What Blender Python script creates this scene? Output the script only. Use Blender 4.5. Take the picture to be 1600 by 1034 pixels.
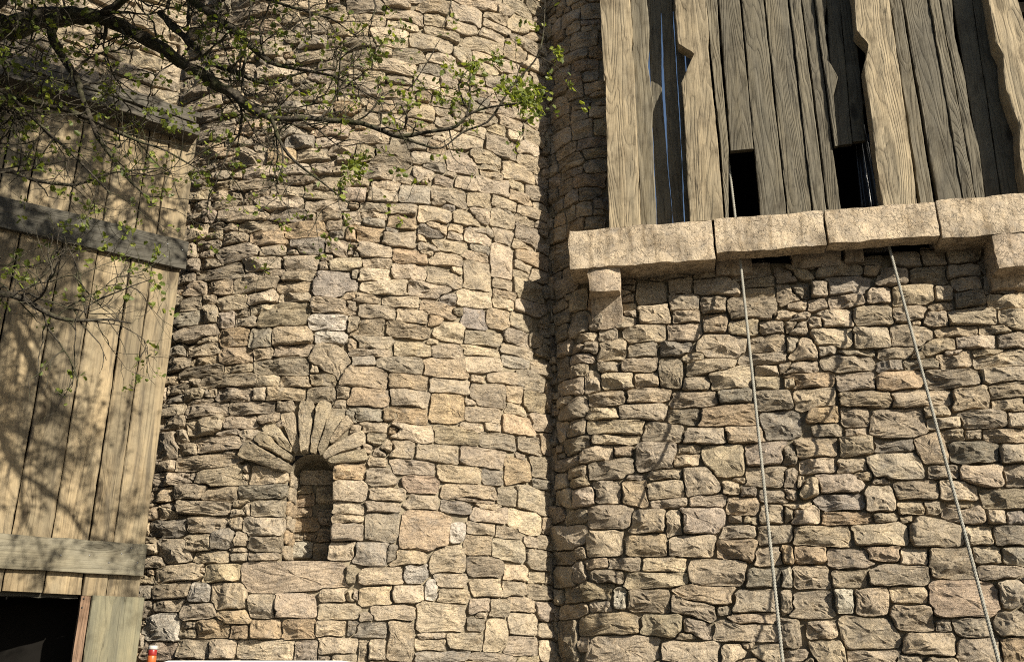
import bpy, bmesh, math, random
import numpy as np
from mathutils import Vector, Matrix
R = math.radians
random.seed(7); rng = np.random.default_rng(11)
for o in list(bpy.data.objects): bpy.data.objects.remove(o)
sc = bpy.context.scene; COL = sc.collection

# ------------------------------------------------------------------ camera, sky, sun, exposure
F = 1503.0; PITCH = R(20.0); CAMZ = 1.6
cp, sp = math.cos(PITCH), math.sin(PITCH)
cam_d = bpy.data.cameras.new('camera'); cam = bpy.data.objects.new('camera', cam_d); COL.objects.link(cam)
cam.location = (0, 0, CAMZ); cam.rotation_euler = (R(90) + PITCH, 0, 0)
cam_d.sensor_width = 36; cam_d.lens = 36 * F / 1600; cam_d.clip_end = 3000; cam_d.clip_start = .05
sc.camera = cam
SUN_AZ = R(46.0); SUN_ALT = R(29.0)       # azimuth: degrees to the right of straight behind the camera
SDIR = Vector((math.sin(SUN_AZ) * math.cos(SUN_ALT), -math.cos(SUN_AZ) * math.cos(SUN_ALT), math.sin(SUN_ALT)))
world = bpy.data.worlds.new('World'); sc.world = world; world.use_nodes = True
nt = world.node_tree; nt.nodes.clear()
sky = nt.nodes.new('ShaderNodeTexSky'); sky.sky_type = 'NISHITA'; sky.sun_disc = False
sky.sun_elevation = SUN_ALT; sky.sun_rotation = math.atan2(SDIR.x, SDIR.y)
bg = nt.nodes.new('ShaderNodeBackground'); bg.inputs[1].default_value = .05
wo = nt.nodes.new('ShaderNodeOutputWorld')
nt.links.new(sky.outputs[0], bg.inputs[0]); nt.links.new(bg.outputs[0], wo.inputs[0])
sl = bpy.data.lights.new('sun', 'SUN'); sl.energy = 5.0; sl.angle = R(.55); sl.color = (1, .93, .79)
so = bpy.data.objects.new('sun', sl); COL.objects.link(so)
so.rotation_euler = SDIR.to_track_quat('Z', 'Y').to_euler()
sc.view_settings.view_transform = 'Standard'; sc.view_settings.look = 'None'
sc.view_settings.exposure = 1.13; sc.view_settings.gamma = 1
sc.cycles.max_bounces = 6; sc.cycles.filter_width = 1.1; sc.cycles.sample_clamp_indirect = 3.; sc.cycles.use_denoising = False

# ------------------------------------------------------------------ noise
_TAB = np.random.default_rng(99).uniform(-1, 1, (64, 64, 64)).astype(np.float32)
def _h(i, j, k, s): return _TAB[(i + s*17) & 63, (j + s*29) & 63, (k + s*43) & 63]
def vnoise(x, y, z, s=0):
    x = np.asarray(x, float); y = np.asarray(y, float) + 0 * x; z = np.asarray(z, float) + 0 * x
    i, j, k = np.floor(x).astype(np.int64), np.floor(y).astype(np.int64), np.floor(z).astype(np.int64)
    fx, fy, fz = x - i, y - j, z - k
    fx, fy, fz = fx*fx*(3-2*fx), fy*fy*(3-2*fy), fz*fz*(3-2*fz)
    r = 0
    for a in (0, 1):
        for b in (0, 1):
            for c in (0, 1):
                r = r + (fx if a else 1-fx) * (fy if b else 1-fy) * (fz if c else 1-fz) * _h(i+a, j+b, k+c, s)
    return r

# ------------------------------------------------------------------ object helpers
def link(name, me, mat=None, parent=None, mw=None, label=None, cat=None, group=None, kind=None):
    o = bpy.data.objects.new(name, me); COL.objects.link(o)
    if mat is not None: me.materials.append(mat)
    if mw is not None: o.matrix_world = mw
    if parent is not None:
        o.parent = parent; o.matrix_parent_inverse = Matrix.Identity(4)
        if mw is not None: o.matrix_basis = parent.matrix_basis.inverted() @ mw
        elif parent.location.length: o.matrix_basis = parent.matrix_basis.inverted()
    tag(o, label, cat, group, kind); return o
def tag(o, label=None, cat=None, group=None, kind=None):
    for k, v in (('label', label), ('category', cat), ('group', group), ('kind', kind)):
        if v: o[k] = v
def thing(name, label, cat, loc=(0, 0, 0), group=None):
    o = bpy.data.objects.new(name, None); COL.objects.link(o); o.location = loc
    o.empty_display_size = .2; bpy.context.view_layer.update()
    o.matrix_basis = Matrix.Translation(loc)
    tag(o, label, cat, group); return o
def mesh(name, v, f, smooth=True, col=None):
    me = bpy.data.meshes.new(name)
    v = np.asarray(v, np.float32)
    if isinstance(f, np.ndarray):
        n, m = f.shape
        me.vertices.add(len(v)); me.vertices.foreach_set('co', v.ravel())
        me.loops.add(n * m); me.loops.foreach_set('vertex_index', f.astype(np.int32).ravel())
        me.polygons.add(n); me.polygons.foreach_set('loop_start', np.arange(0, n*m, m, dtype=np.int32))
        me.update(calc_edges=True)
    else:
        me.from_pydata([tuple(map(float, p)) for p in v], [], f)
    me.polygons.foreach_set('use_smooth', np.full(len(me.polygons), smooth))
    if col is not None:
        a = me.attributes.new('Col', 'FLOAT_COLOR', 'POINT'); a.data.foreach_set('color', np.asarray(col, np.float32).ravel())
    me.update(); return me

# ------------------------------------------------------------------ materials
class NB:
    def __init__(s, name):
        s.m = bpy.data.materials.new(name); s.m.use_nodes = True; s.t = s.m.node_tree; s.t.nodes.clear()
        s.out = s.n('ShaderNodeOutputMaterial'); s.b = s.n('ShaderNodeBsdfPrincipled'); s.l(s.b.outputs[0], s.out.inputs[0])
    def n(s, ty, **k):
        x = s.t.nodes.new(ty)
        for a, b in k.items(): setattr(x, a, b)
        return x
    def l(s, a, b): s.t.links.new(a, b)
    def set(s, sock, v):
        if hasattr(v, 'is_output'): s.l(v, sock)
        else: sock.default_value = v
    def math(s, op, a, b=0., clamp=False):
        x = s.n('ShaderNodeMath', operation=op, use_clamp=clamp); s.set(x.inputs[0], a); s.set(x.inputs[1], b); return x.outputs[0]
    def ramp(s, f, stops):
        x = s.n('ShaderNodeValToRGB'); e = x.color_ramp.elements
        while len(e) < len(stops): e.new(.5)
        for q, (p, c) in zip(e, stops): q.position = p; q.color = (*c, 1) if len(c) == 3 else c
        s.l(f, x.inputs[0]); return x.outputs[0]
    def mix(s, f, a, b, mode='MIX'):
        x = s.n('ShaderNodeMix', data_type='RGBA', blend_type=mode); s.set(x.inputs[0], f)
        for i, v in ((6, a), (7, b)):
            s.set(x.inputs[i], (*v, 1) if isinstance(v, tuple) and len(v) == 3 else v)
        return x.outputs[2]
    def noise(s, vec, scale, detail=4, rough=.55, dist=0):
        x = s.n('ShaderNodeTexNoise'); s.l(vec, x.inputs['Vector']); x.inputs['Scale'].default_value = scale
        x.inputs['Detail'].default_value = detail; x.inputs['Roughness'].default_value = rough; x.inputs['Distortion'].default_value = dist
        return x.outputs[0]
    def mapping(s, vec, scale=(1, 1, 1), loc=(0, 0, 0)):
        x = s.n('ShaderNodeMapping'); s.l(vec, x.inputs[0]); x.inputs['Scale'].default_value = scale; s.set(x.inputs['Location'], loc); return x.outputs[0]
    def bump(s, h, dist, strength=1., prev=None):
        x = s.n('ShaderNodeBump'); x.inputs['Strength'].default_value = strength; x.inputs['Distance'].default_value = dist
        s.l(h, x.inputs['Height'])
        if prev: s.l(prev, x.inputs['Normal'])
        return x.outputs[0]
    def done(s, col=None, rough=.8, normal=None, spec=.3):
        if col is not None: s.set(s.b.inputs['Base Color'], (*col, 1) if isinstance(col, tuple) and len(col) == 3 else col)
        s.set(s.b.inputs['Roughness'], rough); s.b.inputs['Specular IOR Level'].default_value = spec
        if normal: s.l(normal, s.b.inputs['Normal'])
        return s.m

def stone_mat(name, attr=True, base=(.4, .32, .22), stri=True):
    b = NB(name); pos = b.n('ShaderNodeNewGeometry').outputs['Position']
    if attr:
        a = b.n('ShaderNodeAttribute', attribute_name='Col'); col = a.outputs['Color']; al = a.outputs['Alpha']
    else:
        x = b.n('ShaderNodeRGB'); x.outputs[0].default_value = (*base, 1); col = x.outputs[0]; al = .5
    n1 = b.noise(pos, 9, 5, .6); n2 = b.noise(pos, 75 if stri else 22, 6, .75 if stri else .6); n3 = b.noise(pos, 26, 6, .7, .8)
    col = b.mix(1, col, b.ramp(n1, [(.28, (.66, .66, .67)), (.5, (.98, .97, .95)), (.72, (1.26, 1.22, 1.14))]), 'MULTIPLY')
    if stri: col = b.mix(1, col, b.ramp(n2, [(.32, (.38, .36, .35)), (.45, (.93, .93, .93)), (.6, (1.03, 1.02, 1)), (.78, (1.4, 1.38, 1.33))]), 'MULTIPLY')
    if stri: col = b.mix(1, col, b.ramp(b.noise(pos, 190, 3, .7), [(.3, (.6,)*3), (.47, (.97,)*3), (.6, (1.03,)*3), (.75, (1.3,)*3)]), 'MULTIPLY')
    else:
        col = b.mix(1, col, b.ramp(b.noise(pos, 3.2, 6, .65, .6), [(.3, (.6, .58, .55)), (.52, (1,)*3), (.75, (1.15, 1.12, 1.08))]), 'MULTIPLY')
        col = b.mix(1, col, b.ramp(b.noise(b.mapping(pos, (22, 22, 2.2)), 1., 4, .6), [(.36, (.68, .66, .63)), (.5, (1,)*3)]), 'MULTIPLY')
    rust = b.math('MULTIPLY', b.ramp(n3, [(.52, (0, 0, 0)), (.72, (1, 1, 1))]), .32)
    col = b.mix(rust, col, (.4, .275, .15))
    grey = b.math('MULTIPLY', b.ramp(b.noise(pos, 14, 5, .6, .3), [(.56, (0, 0, 0)), (.7, (1, 1, 1))]), .45)
    col = b.mix(grey, col, (.235, .21, .18))
    pit = b.ramp(b.noise(pos, 48, 4, .6, .4), [(.3, (0,)*3), (.4, (1,)*3)])
    if stri:
        sm = b.mapping(pos, (8, 8, 46)); s1 = b.ramp(b.noise(sm, 1.3, 5, .68, 1.4), [(.3, (0,)*3), (.46, (.75,)*3), (.7, (1,)*3)])
        st = b.math('MULTIPLY', b.math('SUBTRACT', s1, .5), al)
    else:
        ck = b.n('ShaderNodeTexVoronoi', feature='DISTANCE_TO_EDGE'); wv = b.n('ShaderNodeVectorMath', operation='ADD'); wn = b.n('ShaderNodeTexNoise'); b.l(pos, wn.inputs['Vector']); wn.inputs['Scale'].default_value = 7; wn.inputs['Detail'].default_value = 5
        b.l(pos, wv.inputs[0]); b.l(wn.outputs[1], wv.inputs[1]); b.l(wv.outputs[0], ck.inputs['Vector']); ck.inputs['Scale'].default_value = 4.5
        st = b.math('MULTIPLY', b.ramp(ck.outputs['Distance'], [(0, (0,)*3), (.03, (1,)*3)]), .35)
    h = b.math('ADD', b.math('ADD', b.math('MULTIPLY', n3, .9), b.math('MULTIPLY', pit, .25)), b.math('MULTIPLY', st, 1.5))
    nm = b.bump(h, .03 if stri else .016, .9); nm = b.bump(b.noise(pos, 110, 4, .7), .008 if stri else .003, .9, nm)
    return b.done(col, .92, nm, .15)
M_STONE = stone_mat('stone'); 
def mortar_mat():
    b = NB('mortar'); pos = b.n('ShaderNodeNewGeometry').outputs['Position']
    col = b.ramp(b.noise(pos, 12, 6, .65), [(.3, (.12, .1, .072)), (.7, (.27, .225, .155))])
    nm = b.bump(b.noise(pos, 70, 6, .7), .012, .9)
    return b.done(col, .95, nm, .15)
M_MORTAR = mortar_mat()

def wood_mat(name, light, dark, grey, greyamt=.4, contrast=1., stain=None, ring=20., rough=.8):
    """grain runs along local Z; per-object random offset"""
    b = NB(name); oc = b.n('ShaderNodeTexCoord').outputs['Object']; rnd = b.n('ShaderNodeObjectInfo').outputs['Random']
    off = b.n('ShaderNodeCombineXYZ'); b.l(b.math('MULTIPLY', rnd, 37.), off.inputs[0]); b.l(b.math('MULTIPLY', rnd, 91.), off.inputs[2]); b.l(b.math('MULTIPLY', rnd, 53.), off.inputs[1])
    v = b.n('ShaderNodeVectorMath', operation='ADD'); b.l(oc, v.inputs[0]); b.l(off.outputs[0], v.inputs[1]); v = v.outputs[0]
    # knots: sparse voronoi cells bend the rings
    kn = b.n('ShaderNodeTexVoronoi'); b.l(b.mapping(v, (4.2, 4.2, 1.5)), kn.inputs['Vector']); kn.inputs['Scale'].default_value = 1.; kd = kn.outputs['Distance']
    kw = b.math('POWER', b.math('SUBTRACT', 1., b.math('MULTIPLY', kd, 2.2), True), 3.)
    low = b.noise(b.mapping(v, (6.5, 6.5, .5)), 1., 1, .4, .25)
    ph = b.math('ADD', b.math('MULTIPLY', low, ring), b.math('MULTIPLY', kw, 3.5))
    ringv = b.math('FRACT', ph)
    rr = b.ramp(ringv, [(0, (.2,)*3), (.2, (.75,)*3), (.6, (1,)*3), (.88, (.6,)*3), (1, (.0,)*3)])
    fib = b.noise(b.mapping(v, (150, 150, 3.2)), 1., 4, .65)
    fib2 = b.noise(b.mapping(v, (420, 420, 11)), 1., 3, .6)
    t = b.math('ADD', b.math('MULTIPLY', rr, .24 * contrast), b.math('ADD', b.math('MULTIPLY', fib, .8), b.math('MULTIPLY', fib2, .36)))
    col = b.mix(b.math('SUBTRACT', t, .22, True), dark, light)
    g = b.ramp(b.noise(b.mapping(v, (6, 6, 1.1)), 1.3, 5, .6, .5), [(.5 - greyamt * .4, (0, 0, 0)), (.78 - greyamt * .4, (1, 1, 1))])
    gt = b.mix(b.math('SUBTRACT', t, .2, True), tuple(c * .38 for c in grey), grey)
    col = b.mix(b.math('MULTIPLY', g, min(1., greyamt * 1.5)), col, gt)
    if stain:
        s = b.ramp(b.noise(b.mapping(v, (14, 14, 1.4)), 1., 5, .62, 1.2), [(.5, (0, 0, 0)), (.64, (1, 1, 1))])
        col = b.mix(b.math('MULTIPLY', s, .8), col, stain)
    col = b.mix(b.math('MULTIPLY', b.ramp(kd, [(.06, (1,)*3), (.13, (0,)*3)]), .85), col, tuple(c * .45 for c in dark))
    cn = b.noise(b.mapping(v, (26, 26, .8)), 1., 3, .55, .2); cm = b.noise(b.mapping(v, (7, 7, 1.2), (5, 5, 5)), 1., 2)
    ck = b.math('MULTIPLY', b.ramp(cn, [(.485, (0,)*3), (.5, (1,)*3), (.515, (0,)*3)]), b.ramp(cm, [(.5, (0,)*3), (.58, (1,)*3)]))
    col = b.mix(b.math('MULTIPLY', ck, .8), col, tuple(c * .3 for c in dark))
    dirt = b.noise(v, 5, 6, .7); col = b.mix(1, col, b.ramp(dirt, [(.32, (.62, .6, .57)), (.5, (1,)*3), (.7, (1.14, 1.13, 1.1))]), 'MULTIPLY')
    hv = b.n('ShaderNodeHueSaturation'); b.l(col, hv.inputs['Color']); b.l(b.math('ADD', .8, b.math('MULTIPLY', rnd, .4)), hv.inputs['Value']); col = hv.outputs[0]
    nm = b.bump(b.math('ADD', rr, b.math('MULTIPLY', fib, 1.4)), .0035, .8)
    nm = b.bump(b.noise(b.mapping(v, (40, 40, 5)), 1., 4), .004, .5, nm)
    return b.done(col, rough, nm, .25)
M_TAN = wood_mat('wood_tan', (.35, .28, .178), (.095, .071, .042), (.19, .166, .12), .36, 1.3)
M_GREY = wood_mat('wood_grey', (.165, .14, .094), (.048, .04, .027), (.115, .104, .08), .42, 1.4)
M_BOARD = wood_mat('wood_board', (.33, .252, .148), (.11, .08, .046), (.18, .154, .105), .42, 1.2, (.075, .06, .04), 11.)
M_RAILD = wood_mat('wood_dark_rail', (.09, .08, .06), (.035, .031, .024), (.1, .094, .076), .4)
M_RAILG = wood_mat('wood_grey_rail', (.18, .155, .104), (.075, .064, .042), (.175, .16, .12), .45)
M_PLY = wood_mat('wood_ply', (.235, .2, .122), (.11, .095, .055), (.14, .135, .095), .5, .9, (.07, .066, .048), 7.)
M_RED = wood_mat('wood_red', (.2, .125, .078), (.1, .056, .034), (.17, .125, .09), .3)
M_BEAM = wood_mat('wood_beam', (.1, .085, .064), (.025, .021, .016), (.14, .13, .105), .35, 1.4)
def plain(name, col, rough=.7, spec=.3, metal=0, nscale=0, amp=.25):
    b = NB(name); c = col
    if nscale:
        pos = b.n('ShaderNodeTexCoord').outputs['Object']
        c = b.mix(1, col, b.ramp(b.noise(pos, nscale, 5, .6), [(.3, (1 - amp,)*3), (.7, (1 + amp,)*3)]), 'MULTIPLY')
    b.b.inputs['Metallic'].default_value = metal
    return b.done(c, rough, None, spec)
M_VOID = plain('interior_shade', (.009, .008, .007), .95, .05)  # near-black colour stands in for the shade of the unlit rooms
M_WHITE = plain('white_paint', (.7, .7, .68), .35, .5, 0, 4, .05)
M_RUBBER = plain('rubber', (.02, .02, .02), .8)
M_SEAT = plain('seat_vinyl', (.05, .05, .055), .5)
M_STEEL = plain('steel', (.35, .35, .35), .4, .5, 1)
M_RLENS = plain('red_lens', (.2, .012, .01), .35, .5)
M_OLENS = plain('orange_lens', (.36, .085, .02), .35, .5)
M_SHEET = plain('plastic_sheet', (.03, .031, .033), .3, .5)
M_ROPE = plain('rope_fibre', (.22, .21, .178), .85, .2, 0, 60, .3)
def bark_mat():
    b = NB('bark'); pos = b.n('ShaderNodeNewGeometry').outputs['Position']
    n = b.noise(pos, 45, 6, .7); m = b.noise(pos, 11, 4, .6)
    col = b.ramp(n, [(.3, (.016, .013, .01)), (.5, (.045, .037, .027)), (.75, (.13, .115, .085))])
    col = b.mix(b.math('MULTIPLY', b.ramp(m, [(.48, (0,)*3), (.66, (1,)*3)]), .65), col, (.05, .055, .02))
    return b.done(col, .9, b.bump(n, .012, 1.), .2)
M_BARK = bark_mat()
def leaf_mat():
    b = NB('leaf'); a = b.n('ShaderNodeAttribute', attribute_name='Col').outputs['Color']
    b.done(a, .5, None, .35)
    tr = b.n('ShaderNodeBsdfTranslucent'); b.l(b.mix(1, a, (1.5, 1.5, .7), 'MULTIPLY'), tr.inputs[0])
    mx = b.n('ShaderNodeMixShader'); mx.inputs[0].default_value = .42; b.l(b.b.outputs[0], mx.inputs[1]); b.l(tr.outputs[0], mx.inputs[2]); b.l(mx.outputs[0], b.out.inputs[0])
    return b.m
M_LEAF = leaf_mat()

# ------------------------------------------------------------------ pixel -> place helpers (photo pixels, 1600 wide)
def ray(x, y):
    xc, yc = (np.asarray(x, float) - 800) / F, (517 - np.asarray(y, float)) / F
    Y = cp - yc * sp
    return xc / Y, (sp + yc * cp) / Y            # X/Y, (z-cam)/Y
def at(x, y, Y):
    a, b = ray(x, y); return Vector((float(a) * Y, Y, CAMZ + float(b) * Y))
class Plane:
    def __init__(s, O, ang):                     # ang: direction of travel to the right, degrees (negative = nearer)
        s.O = np.array(O, float); a = R(ang); s.d = np.array((math.cos(a), math.sin(a))); s.n = np.array((s.d[1], -s.d[0])); s.ang = a
    def uz(s, x, y, off=0.):
        r, k = ray(x, y); O = s.O + s.n * off
        # O+d*u = (rY, Y)
        u = (r * O[1] - O[0]) / (s.d[0] - r * s.d[1]); Y = O[1] + s.d[1] * u
        return u, CAMZ + k * Y
    def p(s, u, off, z):
        q = s.O + s.d * u + s.n * off; return Vector((q[0], q[1], z))
    def frame(s, u=0, off=0, z=0):               # local x = along, y = into the wall, z = up
        return Matrix.Translation(s.p(u, off, z)) @ Matrix.Rotation(s.ang, 4, 'Z')
class Profile:
    """vertical surface swept along a plan curve, parameter u in metres"""
    def __init__(s, us, X, Y, nx, ny):
        s.us, s.X, s.Y, s.nx, s.ny = us, X, Y, nx, ny; s.r = X / Y
    def uz(s, x, y):
        r, k = ray(x, y); u = np.interp(r, s.r, s.us); Yv = np.interp(u, s.us, s.Y); return u, CAMZ + k * Yv
    def xyz(s, u, z, h):
        X = np.interp(u, s.us, s.X) + np.interp(u, s.us, s.nx) * h; Y = np.interp(u, s.us, s.Y) + np.interp(u, s.us, s.ny) * h
        return np.stack([X, Y, z + 0 * u], -1)
    def px(s, u, z):                             # back to photo pixels (only to rank stones by size)
        P = s.xyz(np.asarray(u, float), np.asarray(z, float), 0); d = P[..., 1] * cp + (P[..., 2] - CAMZ) * sp
        return 800 + F * P[..., 0] / d, 517 - F * ((P[..., 2] - CAMZ) * cp - P[..., 1] * sp) / d
TC = np.array((-1.28, 8.07)); TR = 2.22
th = np.linspace(R(-70), R(72), 400)
TOWER = Profile(TR * th, TC[0] + TR * np.sin(th), TC[1] - TR * np.cos(th), np.sin(th), -np.cos(th))
RW = Plane((.53, 6.2), -10.4)                    # lit front of the stone building
uu = np.linspace(-.75, 5.2, 1200)
s_ = np.clip((uu + .13) / .2, 0, 1); s_ = s_*s_*(3-2*s_); hd = R(-52) + s_ * R(52 - 10.4); du = uu[1] - uu[0]
bx, by = np.cumsum(np.cos(hd)) * du, np.cumsum(np.sin(hd)) * du
i0 = np.searchsorted(uu, .12); q0 = RW.p(.12, 0, 0); bx += q0.x - bx[i0]; by += q0.y - by[i0]
BUILD = Profile(uu, bx, by, np.sin(hd), -np.cos(hd))
LW = Plane((-1.93, 5.70), 35.0)                  # timber front of the barn; u = 0 near its right end

# ------------------------------------------------------------------ stones
PAL = {'': [(.43, .355, .26), (.405, .336, .25), (.45, .373, .275), (.39, .326, .247), (.365, .306, .233), (.425, .347, .25)],
       'o': [(.41, .315, .215), (.42, .32, .215), (.42, .328, .232)], 'g': [(.315, .277, .222), (.325, .285, .23), (.29, .255, .208)],
       'w': [(.52, .47, .39), (.49, .445, .37)], 'p': [(.365, .3, .228), (.35, .29, .222)], 'v': [(.42, .35, .25), (.4, .335, .24)]}
def parse(txt, x0, y0, s):
    out = []
    for t in txt.split():
        c = ''
        if t[-1].isalpha(): c = t[-1]; t = t[:-1]
        v = [float(q) for q in t.split(',')]
        out.append((x0 + v[0]/s, y0 + v[1]/s, v[2]/s, v[3]/s, R(v[4]) if len(v) > 4 else None, c))
    return out
def to_surface(S, lst):
    out = []
    for (x, y, w, h, a, c) in lst:
        u, z = S.uz(x, y); u1, _ = S.uz(x - w/2, y); u2, _ = S.uz(x + w/2, y); _, z1 = S.uz(x, y - h/2); _, z2 = S.uz(x, y + h/2)
        A, B = abs(u2 - u1) / 2, abs(z1 - z2) / 2
        if a is not None: k = abs(u2-u1)/w; k2 = abs(z1-z2)/h; A, B = w/2*math.hypot(k*math.cos(a), k2*math.sin(a)), h/2*math.hypot(k*math.sin(a), k2*math.cos(a))
        out.append([float(u), float(z), float(A), float(B), -a if a is not None else rng.normal(0, .035), c])
    return out
def metric(st, u, v):
    """superelliptic distance from arrays of points to stones st (N,5) -> (N, pts)"""
    c, s = np.cos(st[:, 4])[:, None], np.sin(st[:, 4])[:, None]
    dx, dy = u[None] - st[:, 0:1], v[None] - st[:, 1:2]
    x, y = (dx*c + dy*s) / st[:, 2:3], (-dx*s + dy*c) / st[:, 3:4]
    x2, y2 = x*x, y*y; return (x2*x2*x2 + y2*y2*y2) ** (1/6)
GRID7, GRID3 = np.linspace(-.85, .85, 7), np.linspace(-.8, .8, 4)
def layout(traced, blockers, bounds, w0, h0, pal_p, chips=2500):
    """traced stones first, then coursed rubble where nothing was traced, then chips in what gaps remain"""
    L = []
    for t in traced:
        if L:
            a = np.array([q[:5] for q in L]); 
            if metric(a, np.array([t[0]]), np.array([t[1]])).min() < .72: continue
        L.append(t)
    nb = len(blockers); L = [b for b in blockers] + L
    u0, u1, v0, v1 = bounds
    T = np.array([q[:5] for q in L]) if L else np.zeros((0, 5))
    v = v0
    new = []
    while v < v1:
        h = h0 * rng.uniform(.72, 1.35); u = u0 - rng.uniform(0, w0)
        while u < u1:
            w = w0 * rng.uniform(.55, 1.5)
            k = rng.random()
            hh = h
            items = [(u + w/2, v + hh/2, w/2, hh/2)]
            if k < .2 and w > w0 * .9: items = [(u + w/2, v + hh*.3, w/2, hh*.29), (u + w/2, v + hh*.79, w/2, hh*.22)]
            for (cx, cy, a, b) in items:
                cy += rng.normal(0, h0 * .12)
                if len(T):
                    gu, gv = np.meshgrid(cx + a*GRID7, cy + b*GRID3); near = T[(np.abs(T[:, 0] - cx) < .7) & (np.abs(T[:, 1] - cy) < .6)]
                    if len(near) and (metric(near, gu.ravel(), gv.ravel()).min(0) < .97).any(): continue
                new.append([cx, cy, a * .98, b * .98, rng.normal(0, .07), pal_p()])
            u += w
        v += h
    L += new
    T = np.array([q[:5] for q in L])
    pu, pv = rng.uniform(u0, u1, chips), rng.uniform(v0, v1, chips)
    for x, y in zip(pu, pv):
        near = T[(abs(T[:, 0] - x) < .5) & (abs(T[:, 1] - y) < .4)]
        for a, b in ((.1, .05), (.06, .035), (.035, .022)):
            q = np.array([x, x-a, x+a, x, x]), np.array([y, y, y, y-b, y+b])
            if len(near) == 0 or metric(near, *q).min() > .98:
                L.append([x, y, a * 1.1, b * 1.1, rng.normal(0, .2), pal_p()]); T = np.vstack([T, [x, y, a*1.1, b*1.1, 0]]); break
    return L, nb
def stone_geo(S, L, nb, depth, joint, cap=1.15, N=34, taper=0., relief=1.):
    T = np.array([q[:5] for q in L])
    t = np.linspace(0, 2*np.pi, N, endpoint=False) + .1
    dxu = np.sign(np.cos(t)) * np.abs(np.cos(t))**.55; dyu = np.sign(np.sin(t)) * np.abs(np.sin(t))**.55
    nrm = (dxu**6 + dyu**6)**(1/6); dxu, dyu = dxu/nrm, dyu/nrm
    rho = np.array([1., 1.0, .97, .91, .8, .64, .44, .22, 0.]); K = len(rho)
    steps = np.linspace(.3, cap, 22); ns = len(steps)
    GX, GY, RR, meta = [], [], [], []
    for i in range(nb, len(L)):
        u, v, a, b, ang, code = L[i]
        c, s = math.cos(ang), math.sin(ang)
        du_, dv_ = (dxu*a*c - dyu*b*s), (dxu*a*s + dyu*b*c)
        d2 = np.hypot(T[:, 0] - u, T[:, 1] - v); sel = d2 < math.hypot(a, b) * cap + np.hypot(T[:, 2], T[:, 3]) * cap; sel[i] = False
        nbh = T[sel]; sk = np.full(N, cap)
        if len(nbh):
            pu = (u + steps[:, None] * du_[None]).ravel(); pv = (v + steps[:, None] * dv_[None]).ravel()
            bad = metric(nbh, pu, pv).min(0).reshape(ns, N) < steps[:, None]
            first = np.where(bad.any(0), bad.argmax(0), ns); sk = np.where(first < ns, steps[np.minimum(first, ns-1)] - (steps[1]-steps[0])*.5, cap)
        sk = sk*.6 + .2*np.roll(sk, 1) + .2*np.roll(sk, -1)
        rr = np.hypot(du_, dv_) * sk; sk = sk * np.clip(1 - joint / np.maximum(rr, .02), .45, 1); rr = np.hypot(du_, dv_) * sk
        if rr.mean() < .016: continue
        if taper: xi, et = (du_*c + dv_*s)*sk, (-du_*s + dv_*c)*sk; et = et * (1 - taper*xi/a); du_, dv_ = (xi*c - et*s)/sk, (xi*s + et*c)/sk
        GX.append(du_*sk); GY.append(dv_*sk); meta.append((u, v, a, b, code))
    n = len(meta); GX, GY = np.array(GX), np.array(GY); U, V, A_, B_ = (np.array([m[k] for m in meta], float) for k in range(4))
    sd = rng.integers(0, 4000, n).astype(float)
    ct, st_ = np.cos(t)[None] + 0*GX, np.sin(t)[None] + 0*GX
    wob = np.minimum(1 + .06 * vnoise(ct*1.6 + 7, st_*1.6, sd[:, None] + 0*GX, 8) + .04 * vnoise(ct*4, st_*4, sd[:, None] + 0*GX, 9), 1.02)
    GX, GY = GX*wob, GY*wob; RR = np.hypot(GX, GY)
    D = np.array([depth(u, v) for u, v in zip(U, V)]) * rng.uniform(.8, 1.25, n) * np.minimum(1., .45 + np.minimum(A_, B_) / .1)
    stri = rng.random(n) ** 2
    X = GX[:, None, :] * rho[None, :, None]; Y = GY[:, None, :] * rho[None, :, None]; E_ = RR[:, None, :] * (1 - rho)[None, :, None]
    r3 = rho[None, :, None] + 0*X; D3, S3, Z3 = D[:, None, None] + 0*X, stri[:, None, None], sd[:, None, None] + 0*X
    wu, wv = U[:, None, None] + X, V[:, None, None] + Y
    wn = vnoise(wu*45, wv*45, 0*X, 5) * .006 * np.minimum(1, r3*1.3); wn[:, 0] = 0; wn[:, -1] = 0
    X, Y = X + wn, Y + wn*.7; wu, wv = U[:, None, None] + X, V[:, None, None] + Y
    h = D3 * (.76 + .24 * (1 - np.exp(-E_ / .005)))
    gx, gy = rng.normal(0, .1, n)[:, None, None], rng.normal(.02, .12, n)[:, None, None]
    h = h + (gx*X + gy*Y) * np.minimum(1, (1 - r3) * 4 + .25)
    fs = np.minimum(1, .075 / np.sqrt(A_*B_))[:, None, None]
    for _ in range(4):
        h = np.minimum(h, rng.uniform(.85, 1.12, n)[:, None, None]*D3 + fs*relief*rng.normal(0, .3, n)[:, None, None]*X + relief*fs*rng.normal(0, .4, n)[:, None, None]*Y + .006)
    amp = np.minimum(1., (1 - r3) * 6 + .35)
    nz = .0065 * vnoise(wu*14, wv*18, Z3, 1) - .0085 * np.abs(vnoise(wu*30, wv*38, Z3, 2)) + .0045 * vnoise(wu*90, wv*95, 0*X, 3)
    nz = nz + S3 * (.007 * vnoise(wu*9, wv*62 + wu*6, Z3, 4) - .012 * np.abs(vnoise(wu*7, wv*48 - wu*9, Z3, 6))) + .004
    h = np.maximum(h, .4*D3) + nz*amp*relief
    h[:, 0] = -.03; h[:, -1] = h[:, -1, :1]
    P = S.xyz(wu.ravel(), wv.ravel(), h.ravel()).reshape(n, K*N, 3)
    out = []
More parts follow.
